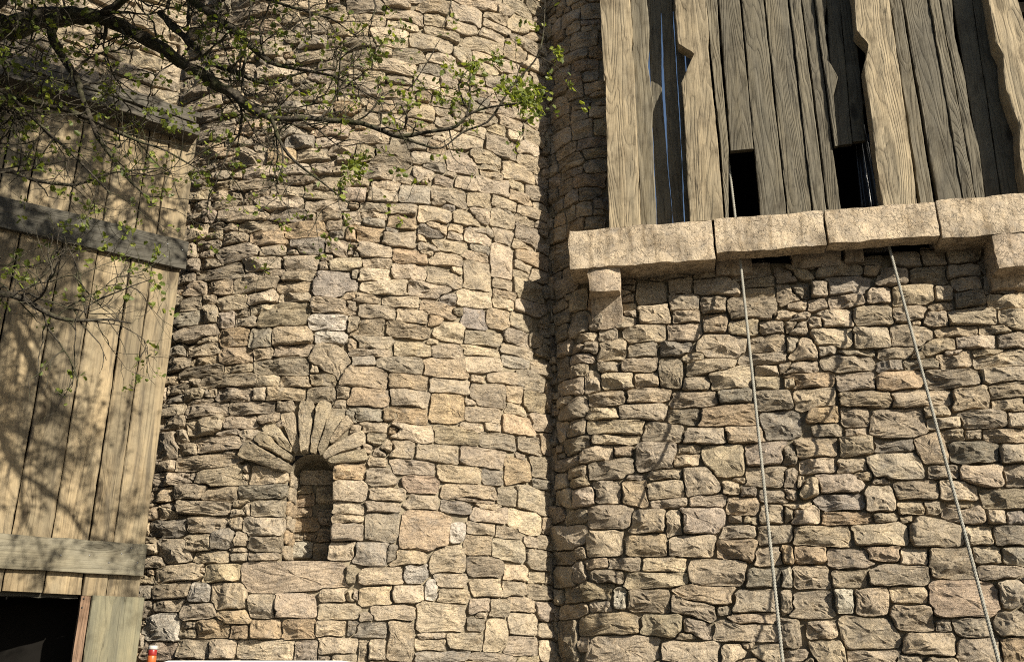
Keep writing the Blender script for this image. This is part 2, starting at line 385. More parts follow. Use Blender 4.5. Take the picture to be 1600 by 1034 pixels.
    for i in range(n):
        code = meta[i][4]
        bc = np.array(PAL[code][int(rng.integers(len(PAL[code])))]) * rng.uniform(.85, 1.13) * np.array((1, 1 + rng.normal(0, .007), 1 + rng.normal(0, .025)))
        if code == '' and rng.random() < .14: bc = bc * .5 + .5 * np.array(PAL['o' if rng.random() < .4 else 'g'][0])
        px = S.px(wu[i, 0], wv[i, 0]); xx, yy = np.clip(px[0], 0, 1600), np.clip(px[1], 0, 1034)
        area = .5 * abs(np.dot(xx, np.roll(yy, 1)) - np.dot(yy, np.roll(xx, 1)))
        out.append((P[i, :(K-1)*N + 1], (*np.clip(bc, .03, .75), stri[i]), area, (U[i], V[i])))
    f = []
    for k in range(K - 2):
        for j in range(N):
            j2 = (j + 1) % N; f += [(k*N + j, k*N + j2, (k+1)*N + j2), (k*N + j, (k+1)*N + j2, (k+1)*N + j)]
    for j in range(N): f.append(((K-2)*N + j, (K-2)*N + (j+1) % N, (K-1)*N))
    return out, np.array(f)
SMOOTH = True
def put_stones(geo, faces, parent, limit, name='stone', rest='stone_infill'):
    order = sorted(range(len(geo)), key=lambda i: -geo[i][2]); big = set(i for i in order[:limit] if geo[i][2] > 60)
    for i in order:
        if i in big:
            P, c, _, _ = geo[i]; me = mesh(name, P, faces, SMOOTH, np.tile(c, (len(P), 1))); me.set_sharp_from_angle(angle=R(22)); link(name, me, M_STONE, parent)
    V, Fc, C = [], [], []; n = 0
    for i in order:
        if i in big: continue
        P, c, _, _ = geo[i]; V.append(P); Fc.append(faces + n); C.append(np.tile(c, (len(P), 1))); n += len(P)
    if V: me = mesh(rest, np.concatenate(V), np.concatenate(Fc), SMOOTH, np.concatenate(C)); me.set_sharp_from_angle(angle=R(22)); link(rest, me, M_STONE, parent, kind='stuff')
def core(S, name, u0, u1, v0, v1, step, parent, hole=None, amp=.012):
    us, vs = np.arange(u0, u1 + step, step), np.arange(v0, v1 + step, step)
    U, V = np.meshgrid(us, vs, indexing='ij')
    h = amp * vnoise(U*14, V*14, 0, 21) + amp*.6 * vnoise(U*40, V*40, 0, 22) - .004
    P = S.xyz(U.ravel(), V.ravel(), h.ravel()); n, m = U.shape
    idx = np.arange(n*m).reshape(n, m); q = np.stack([idx[:-1, :-1], idx[1:, :-1], idx[1:, 1:], idx[:-1, 1:]], -1).reshape(-1, 4)
    if hole:
        cu = (U[:-1, :-1] + U[1:, 1:]).ravel()/2; cv = (V[:-1, :-1] + V[1:, 1:]).ravel()/2; q = q[~hole(cu, cv)]
    return link(name, mesh(name, P, q), M_MORTAR, parent)

# ---- solid pieces
def rough_box(size, step=.03, r=.008, amp=.004, freq=14., seed=0, shape=None):
    """closed box mesh centred on its base middle: x in +-sx/2, y in 0..sy, z in 0..sz, worn edges"""
    sx, sy, sz = size; n = [max(2, min(60, int(round(q/step)))) for q in size]
    idx = {}; V = []; Fc = []
    def vid(i, j, k):
        if (i, j, k) not in idx: idx[(i, j, k)] = len(V); V.append((i/n[0], j/n[1], k/n[2]))
        return idx[(i, j, k)]
    for ax in range(3):
        b, c = (ax+1) % 3, (ax+2) % 3
        for side in (0, n[ax]):
            for p in range(n[b]):
                for q in range(n[c]):
                    def g(x, y):
                        t = [0, 0, 0]; t[ax] = side; t[b] = x; t[c] = y; return vid(*t)
                    f = (g(p, q), g(p+1, q), g(p+1, q+1), g(p, q+1)); Fc.append(f if side else f[::-1])
    V = np.array(V); P = V * np.array(size)
    lo, hi = np.full(3, r), np.array(size) - r
    inner = np.clip(P, np.minimum(lo, hi), np.maximum(lo, hi)); d = P - inner; L = np.linalg.norm(d, axis=1, keepdims=True)
    P = inner + np.where(L > 1e-9, d / np.maximum(L, 1e-9) * r, 0)
    if amp:
        for k in range(3):
            P[:, k] += amp * vnoise(P[:, 0]*freq, P[:, 1]*freq, P[:, 2]*freq, seed + k*7) + amp*.5 * vnoise(P[:, 0]*freq*2.7, P[:, 1]*freq*2.7, P[:, 2]*freq*2.7, seed + 40 + k)
    P[:, 0] -= sx/2
    if shape: P = shape(P)
    return P, np.array(Fc)
def box_on(pl, name, u0, u1, o0, o1, z0, z1, mat, parent, vertical=True, **k):
    """box on plane pl between offsets o0 (back) and o1 (front); grain along z if vertical, else along u"""
    if vertical:
        P, f = rough_box((u1-u0, o1-o0, z1-z0), **k); mw = pl.frame((u0+u1)/2, o1, z0)
    else:
        P, f = rough_box((z1-z0, o1-o0, u1-u0), **k)
        mw = pl.frame(u0, o1, (z0+z1)/2) @ Matrix.Rotation(R(90), 4, 'Y')
    me = mesh(name, P, f); me.set_sharp_from_angle(angle=R(34)); return link(name, me, mat, parent, mw)
def plank(pl, name, off_back, off_front, zs, left, right, mat, parent, rough=.004, seed=0, nx=8):
    """upright plank whose left and right edges follow traced lines; zs ascending"""
    z = np.arange(zs[0], zs[-1] + .02, .025); z[-1] = zs[-1]
    L = np.interp(z, zs, left); W = np.interp(z, zs, right)
    L = L + .0022 * vnoise(z*9, 0, 0, seed) + .0012 * vnoise(z*60, 0, 0, seed); W = W + .0022 * vnoise(z*9, 5, 0, seed+1) + .0012 * vnoise(z*60, 5, 0, seed+1)
    W = np.maximum(W, L + .004)
    u0 = (L.mean() + W.mean()) / 2; T = off_front - off_back; bev = min(.006, T*.3)
    cols = []
    fr = np.linspace(0, 1, nx)
    cols.append((L, np.full_like(z, T)))
    cols.append((L, np.full_like(z, bev)))
    for k in range(nx):
        x = L + (W - L) * np.clip(fr[k], .0, 1.) + (bev*.8 if k == 0 else -bev*.8 if k == nx-1 else 0)
        dpt = rough * (vnoise(x*28, z*5, 0, seed+3) + .7 * vnoise(x*60, z*16, 0, seed+4) + .5)
        cols.append((x, dpt))
    cols.append((W, np.full_like(z, bev))); cols.append((W, np.full_like(z, T)))
    n, m = len(cols), len(z); P = np.zeros((n, m, 3))
    for k, (x, y) in enumerate(cols): P[k, :, 0] = x - u0; P[k, :, 1] = y; P[k, :, 2] = z - zs[0]
    idx = np.arange(n*m).reshape(n, m)
    f = []
    for k in range(n):
        k2 = (k+1) % n
        for j in range(m-1): f.append((idx[k, j], idx[k2, j], idx[k2, j+1], idx[k, j+1]))
    f.append(tuple(idx[::-1, 0])); f.append(tuple(idx[:, -1]))
    me = mesh(name, P.reshape(-1, 3), f, True); me.set_sharp_from_angle(angle=R(38))
    return link(name, me, mat, parent, pl.frame(u0, off_front, zs[0]))

# traced stones (several overlapping views of the masonry)
A = parse('''300,50,150,55 430,40,110,50 570,45,220,60 840,20,180,50 400,105,150,50 615,95,130,50 780,80,200,65 960,95,170,55 270,110,130,60 280,165,110,50 420,160,150,50 540,145,60,35 725,150,250,85 490,100,50,60
250,235,100,55 335,230,80,70 525,210,290,95 780,215,200,75 915,230,55,50 1015,230,145,60 1000,165,230,55 260,310,130,100 385,280,105,55 460,290,70,45 605,285,220,65 860,305,270,90o 1045,275,100,70 1145,235,100,70
360,340,110,50 485,345,150,70 670,350,235,85o 1060,330,80,40g 1150,325,80,80o 330,390,130,70 490,430,265,95 700,430,155,60 815,425,80,50 885,395,210,95g 1070,405,150,90 1160,395,60,40 1170,440,40,40
235,425,55,70 310,440,90,45 640,500,210,75 855,495,210,90 1000,455,80,45 1100,505,180,70 985,510,60,60 250,505,60,70 345,500,130,60 390,550,265,80 580,565,100,40 700,550,140,45 850,565,190,60 1050,615,260,140g 1165,560,50,70
205,585,95,65 235,645,170,85 395,635,140,90 590,625,240,90 815,630,210,65 640,685,170,80 820,690,180,50 1140,680,100,60 210,735,145,80 335,700,80,60 455,725,180,90 520,780,80,50 640,755,150,50 755,795,280,135 1045,745,250,85
230,815,190,75g 350,785,85,110 430,820,90,90 545,830,125,60 1005,830,225,90w 1160,850,80,100 270,900,215,90 125,920,30,70 130,880,40,40 470,920,170,95o 625,930,130,120g 800,905,205,120 1030,920,170,70w 325,930,110,40
150,990,100,80 315,985,215,70 480,1005,180,80 640,1000,110,70 815,995,205,70 1010,1000,180,90 1155,965,70,80''', 240, 280, 3.694)
B = parse('''60,90,130,100 210,110,180,80 395,95,190,110g 590,100,200,110 765,130,135,90 905,145,150,75 1005,115,140,80 1115,105,180,110 240,45,170,60 340,10,150,50 455,10,70,60 560,20,120,60 690,35,130,80 845,50,190,100 985,50,90,60 1150,30,120,70
540,140,90,40 590,170,80,40g 165,175,170,55 170,215,150,45 325,185,160,80 325,250,160,85o 170,255,120,55g 50,235,110,75 510,215,190,100 690,235,150,85 770,210,110,90 900,235,140,105 935,200,70,30g 1070,205,170,75 1025,240,110,60 1115,165,90,60 1195,240,60,120
115,325,215,90o 265,305,80,40g 300,355,215,95 520,285,120,80 490,315,140,70g 630,290,90,60 630,335,90,50 435,345,60,45 775,310,150,45 755,345,160,85 905,335,115,85 1035,340,140,130 1130,270,85,50 600,390,190,75 475,405,130,55 465,430,100,40 770,410,110,60g 745,450,150,60 890,485,125,200 1020,390,150,60 1130,405,70,60
145,415,250,85 370,455,200,90o 185,490,160,55 30,420,40,60 575,470,190,80 755,565,150,180 1075,465,185,90o 1190,470,50,130 1020,510,100,60 45,510,110,60 145,565,225,75 360,540,200,90 570,580,200,110 635,535,70,60 1005,555,90,50 900,615,110,80 1125,575,140,80
220,635,270,90 30,630,90,80 480,650,240,90 580,700,110,80g 740,695,205,105 905,670,120,60 895,715,120,75 110,690,190,65 310,715,210,65 535,755,210,90 640,770,80,50 1050,640,160,110 1175,660,90,100 1070,755,170,80
185,770,200,85 385,800,180,85 515,825,90,80o 735,810,140,110g 870,810,140,110 30,740,70,70 120,860,205,100 355,875,250,80 590,885,180,100 790,925,215,80 1000,825,110,90 1165,830,100,80
140,970,250,110 390,970,220,110 585,985,160,90 780,1000,190,60 980,920,140,90 985,985,170,70 1090,940,80,80 1165,905,90,50 1170,950,80,50 1190,730,70,100''', 540, 280, 3.694)
Cc = parse('''240,40,105,85 395,30,200,70 600,70,200,100o 770,60,120,80 950,40,230,75 870,55,60,40 1180,95,240,170,30 245,125,145,85 405,105,160,50 380,165,260,70 615,150,185,55 880,140,340,105 1085,150,60,55
205,215,80,60o 285,230,60,25 350,230,60,50 555,225,345,75 800,225,140,70 970,235,190,70 1130,215,170,75 250,275,140,55 160,310,30,80 215,340,110,55g 345,310,120,80 370,350,150,35 450,300,80,60 590,315,220,80 750,310,90,75 905,305,250,80 1125,315,185,85 1265,300,90,75
210,405,145,70 425,405,265,85 690,395,265,80 900,385,95,70 1240,370,80,60 205,490,155,80 410,505,230,105 620,485,210,75 800,455,130,70 870,495,50,80,60 1310,440,80,80g 180,630,135,170 265,575,80,90 545,545,140,40 695,575,140,80
305,650,110,70 510,615,300,85 160,750,125,70 420,735,370,90 570,665,90,30 200,835,225,80 525,805,320,120 320,815,100,50 610,840,150,70 145,930,145,100 320,910,180,100 500,935,210,90 90,1005,70,50 190,1005,90,60 400,1005,310,80 635,985,105,50''', 220, 540, 3.976)
ARCH = parse('''120,380,238,74,24 165,325,195,60,36 190,277,190,56,46 252,245,200,58,70 320,220,240,66,88 388,225,238,60,100 440,237,238,68,112 490,240,150,50,130 515,315,215,64,152 528,377,185,54,171''', 380, 600, 3.233)
JAMB = parse('''135,460,180,95 105,550,215,70g 125,628,165,85 105,725,200,100 115,810,160,85 100,872,150,45 542,447,170,75o 545,540,175,100 537,632,165,60 530,685,160,50 530,745,165,105 510,845,150,100
20,430,40,50 15,470,40,40 20,630,45,80 690,470,150,95 735,560,200,65 700,625,170,60 660,225,140,55 680,395,100,55 630,70,200,85o 615,160,180,65g 675,280,100,70 735,320,90,80 690,350,70,40 750,160,90,70o 760,240,60,50o 700,720,180,150 640,855,200,120g 750,860,60,100 625,325,60,50 560,345,90,22,168 570,230,60,40''', 380, 600, 3.233)
D = parse('''150,40,270,80 410,35,220,80 630,45,190,90 840,40,210,60 1050,40,190,75 1240,40,120,80 110,105,160,85g 335,125,290,95 610,145,255,120 850,130,235,105 1050,105,160,75g 1210,155,140,95 120,200,270,140 385,230,245,90o 640,260,240,90 960,205,200,90 820,215,100,50 1140,220,160,130 1275,320,85,190o
145,335,250,105o 400,330,230,100 630,390,205,170o 885,305,215,150p 1035,300,110,110 770,355,70,50 1165,355,140,130 125,435,215,85g 370,440,240,95o 850,430,220,90 1050,400,130,70 1215,480,150,110 1065,500,190,120o 20,500,40,90 65,530,90,50 180,515,150,65 405,550,265,110 780,510,150,55 910,510,100,60 690,565,270,110 1245,610,90,130
60,600,125,90 195,595,120,80 335,640,175,110 935,595,220,100 1135,625,150,110 150,640,70,50 60,645,90,40 210,675,80,45 60,705,130,80g 195,725,110,60 410,755,280,90 565,675,260,110 840,690,270,125p 1055,785,150,160o 1215,755,140,125
65,790,130,95 245,820,205,110 475,865,215,115o 700,800,270,100 905,820,130,100g 1215,875,150,70g 70,910,140,130 250,925,195,85 760,920,340,105 1000,940,130,120 1160,950,220,190 465,970,215,90 230,1000,190,60g 70,1010,120,60 680,1000,190,80g 885,1010,180,60''', 540, 540, 3.976)
E = parse('''90,80,80,105 190,75,90,105 405,70,335,105 645,40,110,55 645,85,110,50 50,190,50,80 200,190,220,105g 425,170,235,90 620,160,75,80 85,265,100,50 235,330,210,155 370,285,180,120 535,250,140,125g 650,250,85,85 90,310,80,80 110,400,120,80 460,370,230,85 630,325,110,30 630,370,110,55
250,470,290,110 530,470,220,115 80,470,50,50 50,515,100,60 40,590,100,90g 215,580,210,100 390,600,120,130w 570,615,230,175 780,680,180,160 980,670,270,165 1240,605,230,110 405,455,40,40 60,705,80,110 195,680,170,75 375,710,210,110 610,750,205,90o 1270,710,260,105 1360,610,50,80
145,815,240,175w 315,800,100,45 305,850,115,60 470,820,195,120o 640,850,110,90o 805,830,190,125o 1010,825,200,130o 1210,820,195,95 1350,820,80,110g 130,960,210,110p 345,955,200,120 530,950,160,120 795,955,360,130 1055,965,150,140 1255,930,245,115 1165,1010,80,40 1300,1010,150,60 50,790,60,40 15,900,40,100''', 220, 780, 4.071)
SILL = parse('1005,492,730,200', 220, 780, 4.071)
Ff = parse('''65,65,135,80 240,55,200,80 475,45,230,85 700,70,190,120w 915,95,215,120 1040,20,140,55 1210,50,210,120 800,5,290,40 60,130,110,50 230,190,200,190o 500,220,310,260o 705,215,105,120w 860,190,170,80 1035,210,175,85 1130,145,210,170 1275,170,70,110
60,205,125,110 35,310,90,100 145,355,220,130g 385,370,250,110 830,295,180,140 1030,325,210,140 1165,270,90,70 1265,275,110,90 645,380,225,180 1220,385,160,115 30,480,80,140 215,490,280,105 440,465,155,120w 880,425,230,130p 1070,470,150,110 1205,500,100,70 1285,510,50,60
670,510,200,95 540,575,85,130w 880,565,210,110 1060,565,140,100 1235,590,150,90 25,610,80,100 185,615,205,120 395,605,195,100 690,620,230,90 60,700,140,100 300,720,270,90 835,675,145,105 965,695,125,110 1105,670,150,95 1260,710,120,110 125,745,90,60 610,750,300,180 520,790,140,100 825,795,120,90 860,735,70,50
145,835,270,100g 345,900,170,250 550,870,160,45 945,860,150,210 1120,790,190,130 1265,835,100,90 35,930,80,90 110,960,60,150 200,950,110,140 545,920,210,80 755,900,230,110 1105,940,220,130 1275,960,120,130 610,1000,330,70g 930,1005,290,60 30,1010,70,50 1160,1015,140,50''', 540, 780, 4.072)
Mm = parse('''560,45,180,70 700,20,130,60 880,50,150,70 1100,25,200,80 1060,90,160,110 1240,65,80,70 1310,45,130,60 1190,95,140,55 1400,50,100,70 555,115,180,60 740,90,180,65 725,135,150,55 890,110,100,60 1025,150,155,85 1190,145,160,60 1320,140,160,80 1380,190,100,60
290,150,150,70 460,180,200,70 665,205,185,100 870,230,200,90 930,180,160,60 1175,185,130,70 1130,235,180,75 1330,235,170,70 1430,250,100,70 295,220,130,70 400,225,80,60 520,230,170,60 1030,285,90,70 1310,265,140,100 1160,310,150,60 310,285,220,60 540,275,90,60 635,275,80,60 770,290,150,75 920,295,140,55
365,335,80,50 490,340,170,60 690,345,210,70 865,355,120,55g 1010,390,130,60 1150,350,110,70 1250,340,120,60 1385,320,130,80 1440,350,80,80 110,370,170,60 130,440,130,60 215,405,80,50 330,400,120,50 480,385,100,50 590,400,100,65 720,410,120,50 850,425,130,90 960,420,90,60 1090,420,100,60 1210,420,120,60 1320,410,110,70 1420,430,90,80
270,435,80,50 340,455,110,50 520,450,170,65 690,465,160,65 840,485,70,60o 990,480,130,55 1130,470,130,60 1260,490,130,60 1370,490,110,80 60,490,100,45 170,495,90,40 290,505,200,40 450,550,130,60o 630,540,130,60 740,535,110,55 930,515,110,60 830,570,130,80 935,570,90,50 1010,555,90,80 1120,510,90,50g 1220,560,130,60 1340,570,120,80 1440,550,80,90
200,545,110,50g 330,560,140,50 60,560,90,50 560,600,120,50 680,620,110,80 820,640,130,60 955,620,120,50 1150,610,140,70 1270,630,150,70 1395,630,110,90 370,665,190,60o 60,665,120,50 190,665,130,55 570,690,190,60 760,725,170,80 1090,665,120,60 1200,650,100,60 1290,690,90,60 1380,690,130,90 1460,710,60,100
60,715,110,45 225,720,135,75g 360,720,110,60 1040,715,180,80 900,745,90,60 1215,740,150,120 1350,750,120,90 30,765,60,50 130,790,130,90o 290,780,140,55 430,755,130,60 555,775,110,80 670,790,200,100 850,800,160,70 890,835,130,55g 1020,820,160,100 1140,795,170,85 1160,845,90,45 1360,815,110,100 1430,830,80,80 1450,760,60,60
50,870,170,60 210,865,140,60 330,850,110,50 610,870,160,80 745,890,120,90 835,885,100,90 935,905,110,80 1050,910,120,85 1170,885,110,60 1310,870,170,90 1440,880,60,80 40,940,80,60 160,965,160,60 320,940,150,50 250,910,130,45 500,930,120,70 640,945,180,60''', 400, 0, 3.2)
G = parse('''360,65,215,150 570,45,200,90 770,40,200,90g 890,80,150,75 1065,30,290,100 1335,30,220,70 365,145,120,65 555,130,210,85 750,180,145,180 1005,135,290,95 1305,90,280,75 270,240,95,140 425,230,210,105 590,220,160,90 910,245,180,75 1110,210,250,145 1350,165,135,65 1460,150,100,70 1345,240,165,75 1490,240,90,80
350,335,225,95 615,315,265,85 890,340,280,95 1140,320,200,85g 1390,350,230,120 330,430,190,75 575,420,285,95 830,450,205,95 1100,445,330,120o 410,510,335,100 700,545,240,120 955,570,245,95 1210,560,245,105 1420,500,220,170g 400,590,280,60 650,700,260,170 865,645,140,60 1075,725,265,190 1360,680,300,140 290,680,190,110 460,660,125,70 840,720,180,80
380,770,285,130 715,800,200,65 935,845,210,200 1360,820,300,130 360,915,175,150 525,925,170,165 705,900,260,110 1125,890,110,85 1175,840,90,40 1230,910,110,75 520,820,120,40 1390,940,200,80 735,985,220,60 980,970,230,80 1195,1000,210,110 1480,930,80,80
140,270,140,100 110,350,80,80 155,400,160,120 90,530,70,120 170,520,100,110 175,620,150,110 130,735,130,80 175,795,120,80 185,845,110,70 90,850,80,110 215,945,130,120 100,950,100,130 180,160,90,80 90,140,80,130 200,80,130,70 190,20,100,60''', 860, 540, 3.976)
H = parse('''370,15,120,50 540,20,170,80 750,40,225,75 1000,25,220,70 395,115,290,150p 620,140,240,150 785,160,110,160 960,140,270,170 1220,85,210,175 1190,210,220,85 1410,100,170,120 1520,100,90,120 345,285,215,170 615,295,250,135 905,300,290,140 1180,330,250,135o 1430,225,210,110
290,410,160,70 475,415,215,95 720,420,270,95 1070,465,350,175 1390,370,190,120 1500,360,90,110o 375,490,175,95 675,515,360,100 1380,500,270,120g 200,460,60,130 310,590,180,120 440,630,85,130w 640,650,250,155 970,610,390,120,5 1290,650,270,140 1510,660,90,170 905,690,310,120,18 320,680,130,80 1270,765,280,80 1100,710,100,60
380,790,360,130 705,800,265,150 935,825,180,130 1225,835,370,130 870,870,150,50 1520,850,110,190 475,955,410,170 895,980,350,150 1170,990,170,130 1370,985,190,120
140,250,200,150 100,370,160,80 110,500,120,130 170,610,100,100 60,620,60,100 155,715,160,90 130,900,110,260 210,340,60,100 225,920,60,90 30,720,60,90 180,110,140,90''', 860, 780, 4.071)
I_ = parse('''135,45,180,95 310,50,140,80 560,0,220,40 980,25,210,70 110,150,235,75 420,105,340,130 700,65,215,75 1075,95,205,115 1340,90,315,110 170,225,325,105o 455,235,240,110 670,135,170,65g 870,130,220,65 735,225,300,115o 1060,220,330,125 1385,190,290,100 1400,285,240,95
30,345,80,110 210,335,275,140 515,345,330,105 870,335,370,110 1170,330,240,150 1400,375,200,75 265,430,190,105o 455,440,190,145 720,490,340,175 955,415,150,75 1005,490,215,75 1245,465,270,115 1455,470,110,100 300,535,180,85 460,545,150,50 1065,565,130,85 1185,560,110,65 1380,570,250,85
210,640,290,125 460,630,215,125 700,630,245,80g 925,650,200,190 1190,665,315,135g 1440,675,190,110 45,680,110,140 220,750,230,90 440,750,185,90 715,755,355,165 50,825,110,130 180,890,120,120 120,850,60,80 365,865,290,120 515,815,120,65 610,845,110,50 1000,790,200,85 1240,815,280,130 1450,815,140,130
75,940,140,90 370,975,310,100g 610,960,190,170 835,900,270,110 1100,905,240,130 1380,960,310,120 110,1010,200,60 800,1010,180,80 935,1010,110,80 1120,1010,240,60''', 1220, 540, 3.976)
J = parse('''130,95,230,140 390,35,300,90g 645,45,150,110 420,125,325,90o 655,120,150,75 815,70,180,120 960,70,100,115 1155,90,265,150 1410,40,270,80 1360,115,120,90 1490,120,120,90g 40,230,90,110 265,240,340,130 625,225,340,150 980,220,320,180 1255,235,170,120 1450,235,220,120
60,355,120,120 185,355,190,125o 445,380,290,125p 635,350,240,95o 845,370,180,115 1070,405,270,190 1310,355,170,115 1475,365,150,120g 30,495,80,140g 190,500,235,150 430,510,225,110 745,485,370,130 1390,465,240,90 170,670,325,175 400,645,120,150w 575,660,215,185 815,605,225,110 1150,635,430,215o 1475,605,180,180
95,860,180,220 270,830,180,125 820,755,300,165 1025,805,105,80 1205,820,215,130 1460,790,200,160 560,850,380,210 300,970,210,160 950,920,340,140 1240,960,280,160 1480,970,150,180o 580,1000,320,90 830,1015,210,50 80,1000,160,90''', 1220, 780, 4.071)
Kk = parse('''540,520,160,60 750,515,245,80 975,510,170,80 1210,510,260,100 630,640,185,145 810,600,150,110 1020,600,270,115 490,565,90,55 485,605,90,40 830,700,210,120 1005,710,170,120 1290,575,190,70 1295,635,185,65 480,670,90,60 490,720,100,45 500,770,90,50 1475,530,150,100 1480,640,150,130
650,775,200,130 850,785,180,90 1025,825,165,125 1245,740,290,120 1470,780,150,60 450,815,170,90 595,890,250,115 835,880,225,110 1190,860,190,105 1375,855,150,80 1500,850,90,80 355,890,120,110 1060,960,290,150,6 1340,955,210,105 570,990,210,90 775,985,210,90g 390,990,190,120 1510,960,80,110
110,595,110,90 190,690,90,130 100,790,90,90 185,820,110,150 90,880,90,110 240,910,120,70 100,970,90,110 250,975,110,90 285,830,90,90''', 860, 300, 3.977)
Ll = parse('''60,555,150,90 300,530,260,80 460,480,150,55 690,485,150,90 835,465,130,100 1010,450,180,80 60,655,140,95 180,650,100,90 350,625,240,110g 485,540,100,60 595,580,180,110 810,570,200,100 1000,550,190,70 1025,610,160,80 60,740,120,60 165,735,120,70 340,710,200,85 520,680,150,100 715,680,235,120 895,670,105,85 880,745,140,50 1045,705,175,90 1250,715,210,85
60,805,130,50 275,815,185,105 490,790,220,125 705,785,200,90 845,820,150,95 1060,805,280,105 1290,815,150,120 60,870,120,80 155,840,100,70 245,920,260,110 480,925,210,125 710,910,240,120 975,885,245,65 1190,875,180,55 740,845,60,40 90,985,165,130 230,1000,110,70 875,970,190,90 1075,950,220,75 1290,940,160,90
400,1015,230,50 610,1010,200,60 950,1015,140,50 1160,1015,200,50''', 1230, 280, 3.692)
def pal_mix():
    q = rng.random(); return 'o' if q < .08 else 'g' if q < .15 else 'p' if q < .21 else ''

# ------------------------------------------------------------------ ground
def ground_mat():
    b = NB('gravel_ground'); pos = b.n('ShaderNodeNewGeometry').outputs['Position']
    col = b.ramp(b.noise(pos, 30, 6, .7), [(.3, (.04, .037, .032)), (.7, (.1, .09, .075))])
    return b.done(col, .95, b.bump(b.noise(pos, 60, 6, .7), .02), .15)
g = 600
gm = mesh('ground', [(-g, -g, 0), (g, -g, 0), (g, g, 0), (-g, g, 0)], [(0, 1, 2, 3)], False)
link('ground', gm, ground_mat(), kind='structure')

# ------------------------------------------------------------------ round tower
tower = thing('stone_tower', 'round rubble stone tower with a small arched niche in its face', 'tower', (TC[0], TC[1], 0))
nu, nz = TOWER.uz(483, 790); nl, _ = TOWER.uz(447.5, 800); nr, _ = TOWER.uz(519, 800); _, nt_ = TOWER.uz(484, 708); _, nb_ = TOWER.uz(484, 874)
NW = (nr - nl) / 2; NC = (nl + nr) / 2; NS = nt_ - NW * .85      # springing height
def in_niche(u, v, g=0.): 
    return (np.abs(u - NC) < NW + g) & (v > nb_ - g) & ((v < NS) | (((u - NC)/(NW + g))**2 + ((v - NS)/(NW*.85 + g))**2 < 1))
blk = [[NC, (nb_ + NS)/2 + .02, NW*.88, (NS - nb_)/2 + .03, 0., ''], [NC, NS, NW*.88, NW*.8, 0, '']]
AR = to_surface(TOWER, ARCH)
for q in AR: q[5] = 'v'
for q in AR: q[2] *= 1.06; q[3] *= 1.0
blk += AR
tr = to_surface(TOWER, SILL + JAMB + Cc + E + D + Ff + A + B + Mm)
tr = [t for t in tr if metric(np.array([q[:5] for q in AR]), np.array([t[0]]), np.array([t[1]])).min() > .95]
L, nbk = layout(tr, blk, (R(-52)*TR, R(56)*TR, .02, 7.3), .27, .105, pal_mix, 9000)
def tdepth(u, v): return .056 - .016 * np.clip((u - .1) / .8, 0, 1)
geo, fc = stone_geo(TOWER, L, nbk, tdepth, .006, 1.25)
put_stones(geo, fc, tower, 300)
ga, fa = stone_geo(TOWER, AR, 0, lambda u, v: .075, .0038, 1.05, taper=.24, relief=.5); put_stones(ga, fa, tower, 20, 'voussoir', 'voussoir_chips')
core(TOWER, 'mortar_face', R(-66)*TR, R(66)*TR, 0, 7.35, .032, tower, lambda u, v: in_niche(u, v, .012))
# rest of the cylinder, behind
tb = np.linspace(R(66), R(294), 60); P = []
for z in (0, 7.35): P += [(TC[0] + TR*math.sin(t), TC[1] - TR*math.cos(t), z) for t in tb]
link('back_wall', mesh('back_wall', P, [(i, i+1, 61+i-0, 60+i) for i in range(59)]), M_MORTAR, tower)
# niche lining: back and reveal, with its own rough stones
ND = .2; ts = np.linspace(0, np.pi, 15)
ou = np.concatenate([[NC + NW], NC + NW*np.cos(ts), [NC - NW]]); ov = np.concatenate([[nb_], NS + NW*.85*np.sin(ts), [nb_]])
P = np.concatenate([TOWER.xyz(ou, ov, -.02), TOWER.xyz(ou, ov, -ND)]); n = len(ou)
link('niche_reveal', mesh('niche_reveal', P, [(i, (i+1) % n, n + (i+1) % n, n + i) for i in range(n)]), M_MORTAR, tower)
link('niche_back', mesh('niche_back', TOWER.xyz(ou, ov, -ND - .001), [tuple(range(n))]), M_MORTAR, tower)
nichetr = [[float(q) for q in s] + [c] for s, c in [((NC-.085, nb_+.45, .055, .03, .1), ''), ((NC-.07, nb_+.39, .065, .04, .05), 'o'), ((NC-.08, nb_+.31, .06, .03, 0), 'o'), ((NC-.05, nb_+.235, .09, .045, 0), 'o'), ((NC-.1, nb_+.16, .035, .025, 0), ''), ((NC-.02, nb_+.165, .05, .025, 0), 'o'), ((NC-.07, nb_+.08, .075, .05, 0), 'w'), ((NC+.06, nb_+.07, .06, .05, 0), ''), ((NC+.08, nb_+.28, .06, .05, 0), ''), ((NC+.07, nb_+.42, .07, .05, 0), ''), ((NC+.07, nb_+.17, .05, .04, 0), ''), ((NC, nb_+.53, .11, .045, 0), '')]]
class Deep(Profile):
    def xyz(s, u, z, h): return TOWER.xyz(u, z, h - ND)
    def px(s, u, z): return TOWER.px(u, z)
gn, fn = stone_geo(Deep(TOWER.us, TOWER.X, TOWER.Y, TOWER.nx, TOWER.ny), nichetr, 0, lambda u, v: .035, .004, 1.1)
put_stones(gn, fn, tower, 20, 'niche_stone', 'niche_chips')

for k in range(6):
    z0 = nb_ + (NS - nb_) * k / 6 + .004; hh = (NS - nb_) / 6 - .01
    P, f = rough_box((.026 + .014*random.random(), .19, hh + .008), step=.016, r=.012, amp=.009, freq=24, seed=200 + k*5)
    q = TOWER.xyz(np.array([NC - NW + .006]), np.array([z0]), -.004 - .012*random.random())[0]
    c = PAL['o' if k in (1, 3) else ''][k % 3]; P = P + q
    link('niche_stone', mesh('niche_stone', P, f, True, np.tile((*c, .6), (len(P), 1))), M_STONE, tower)

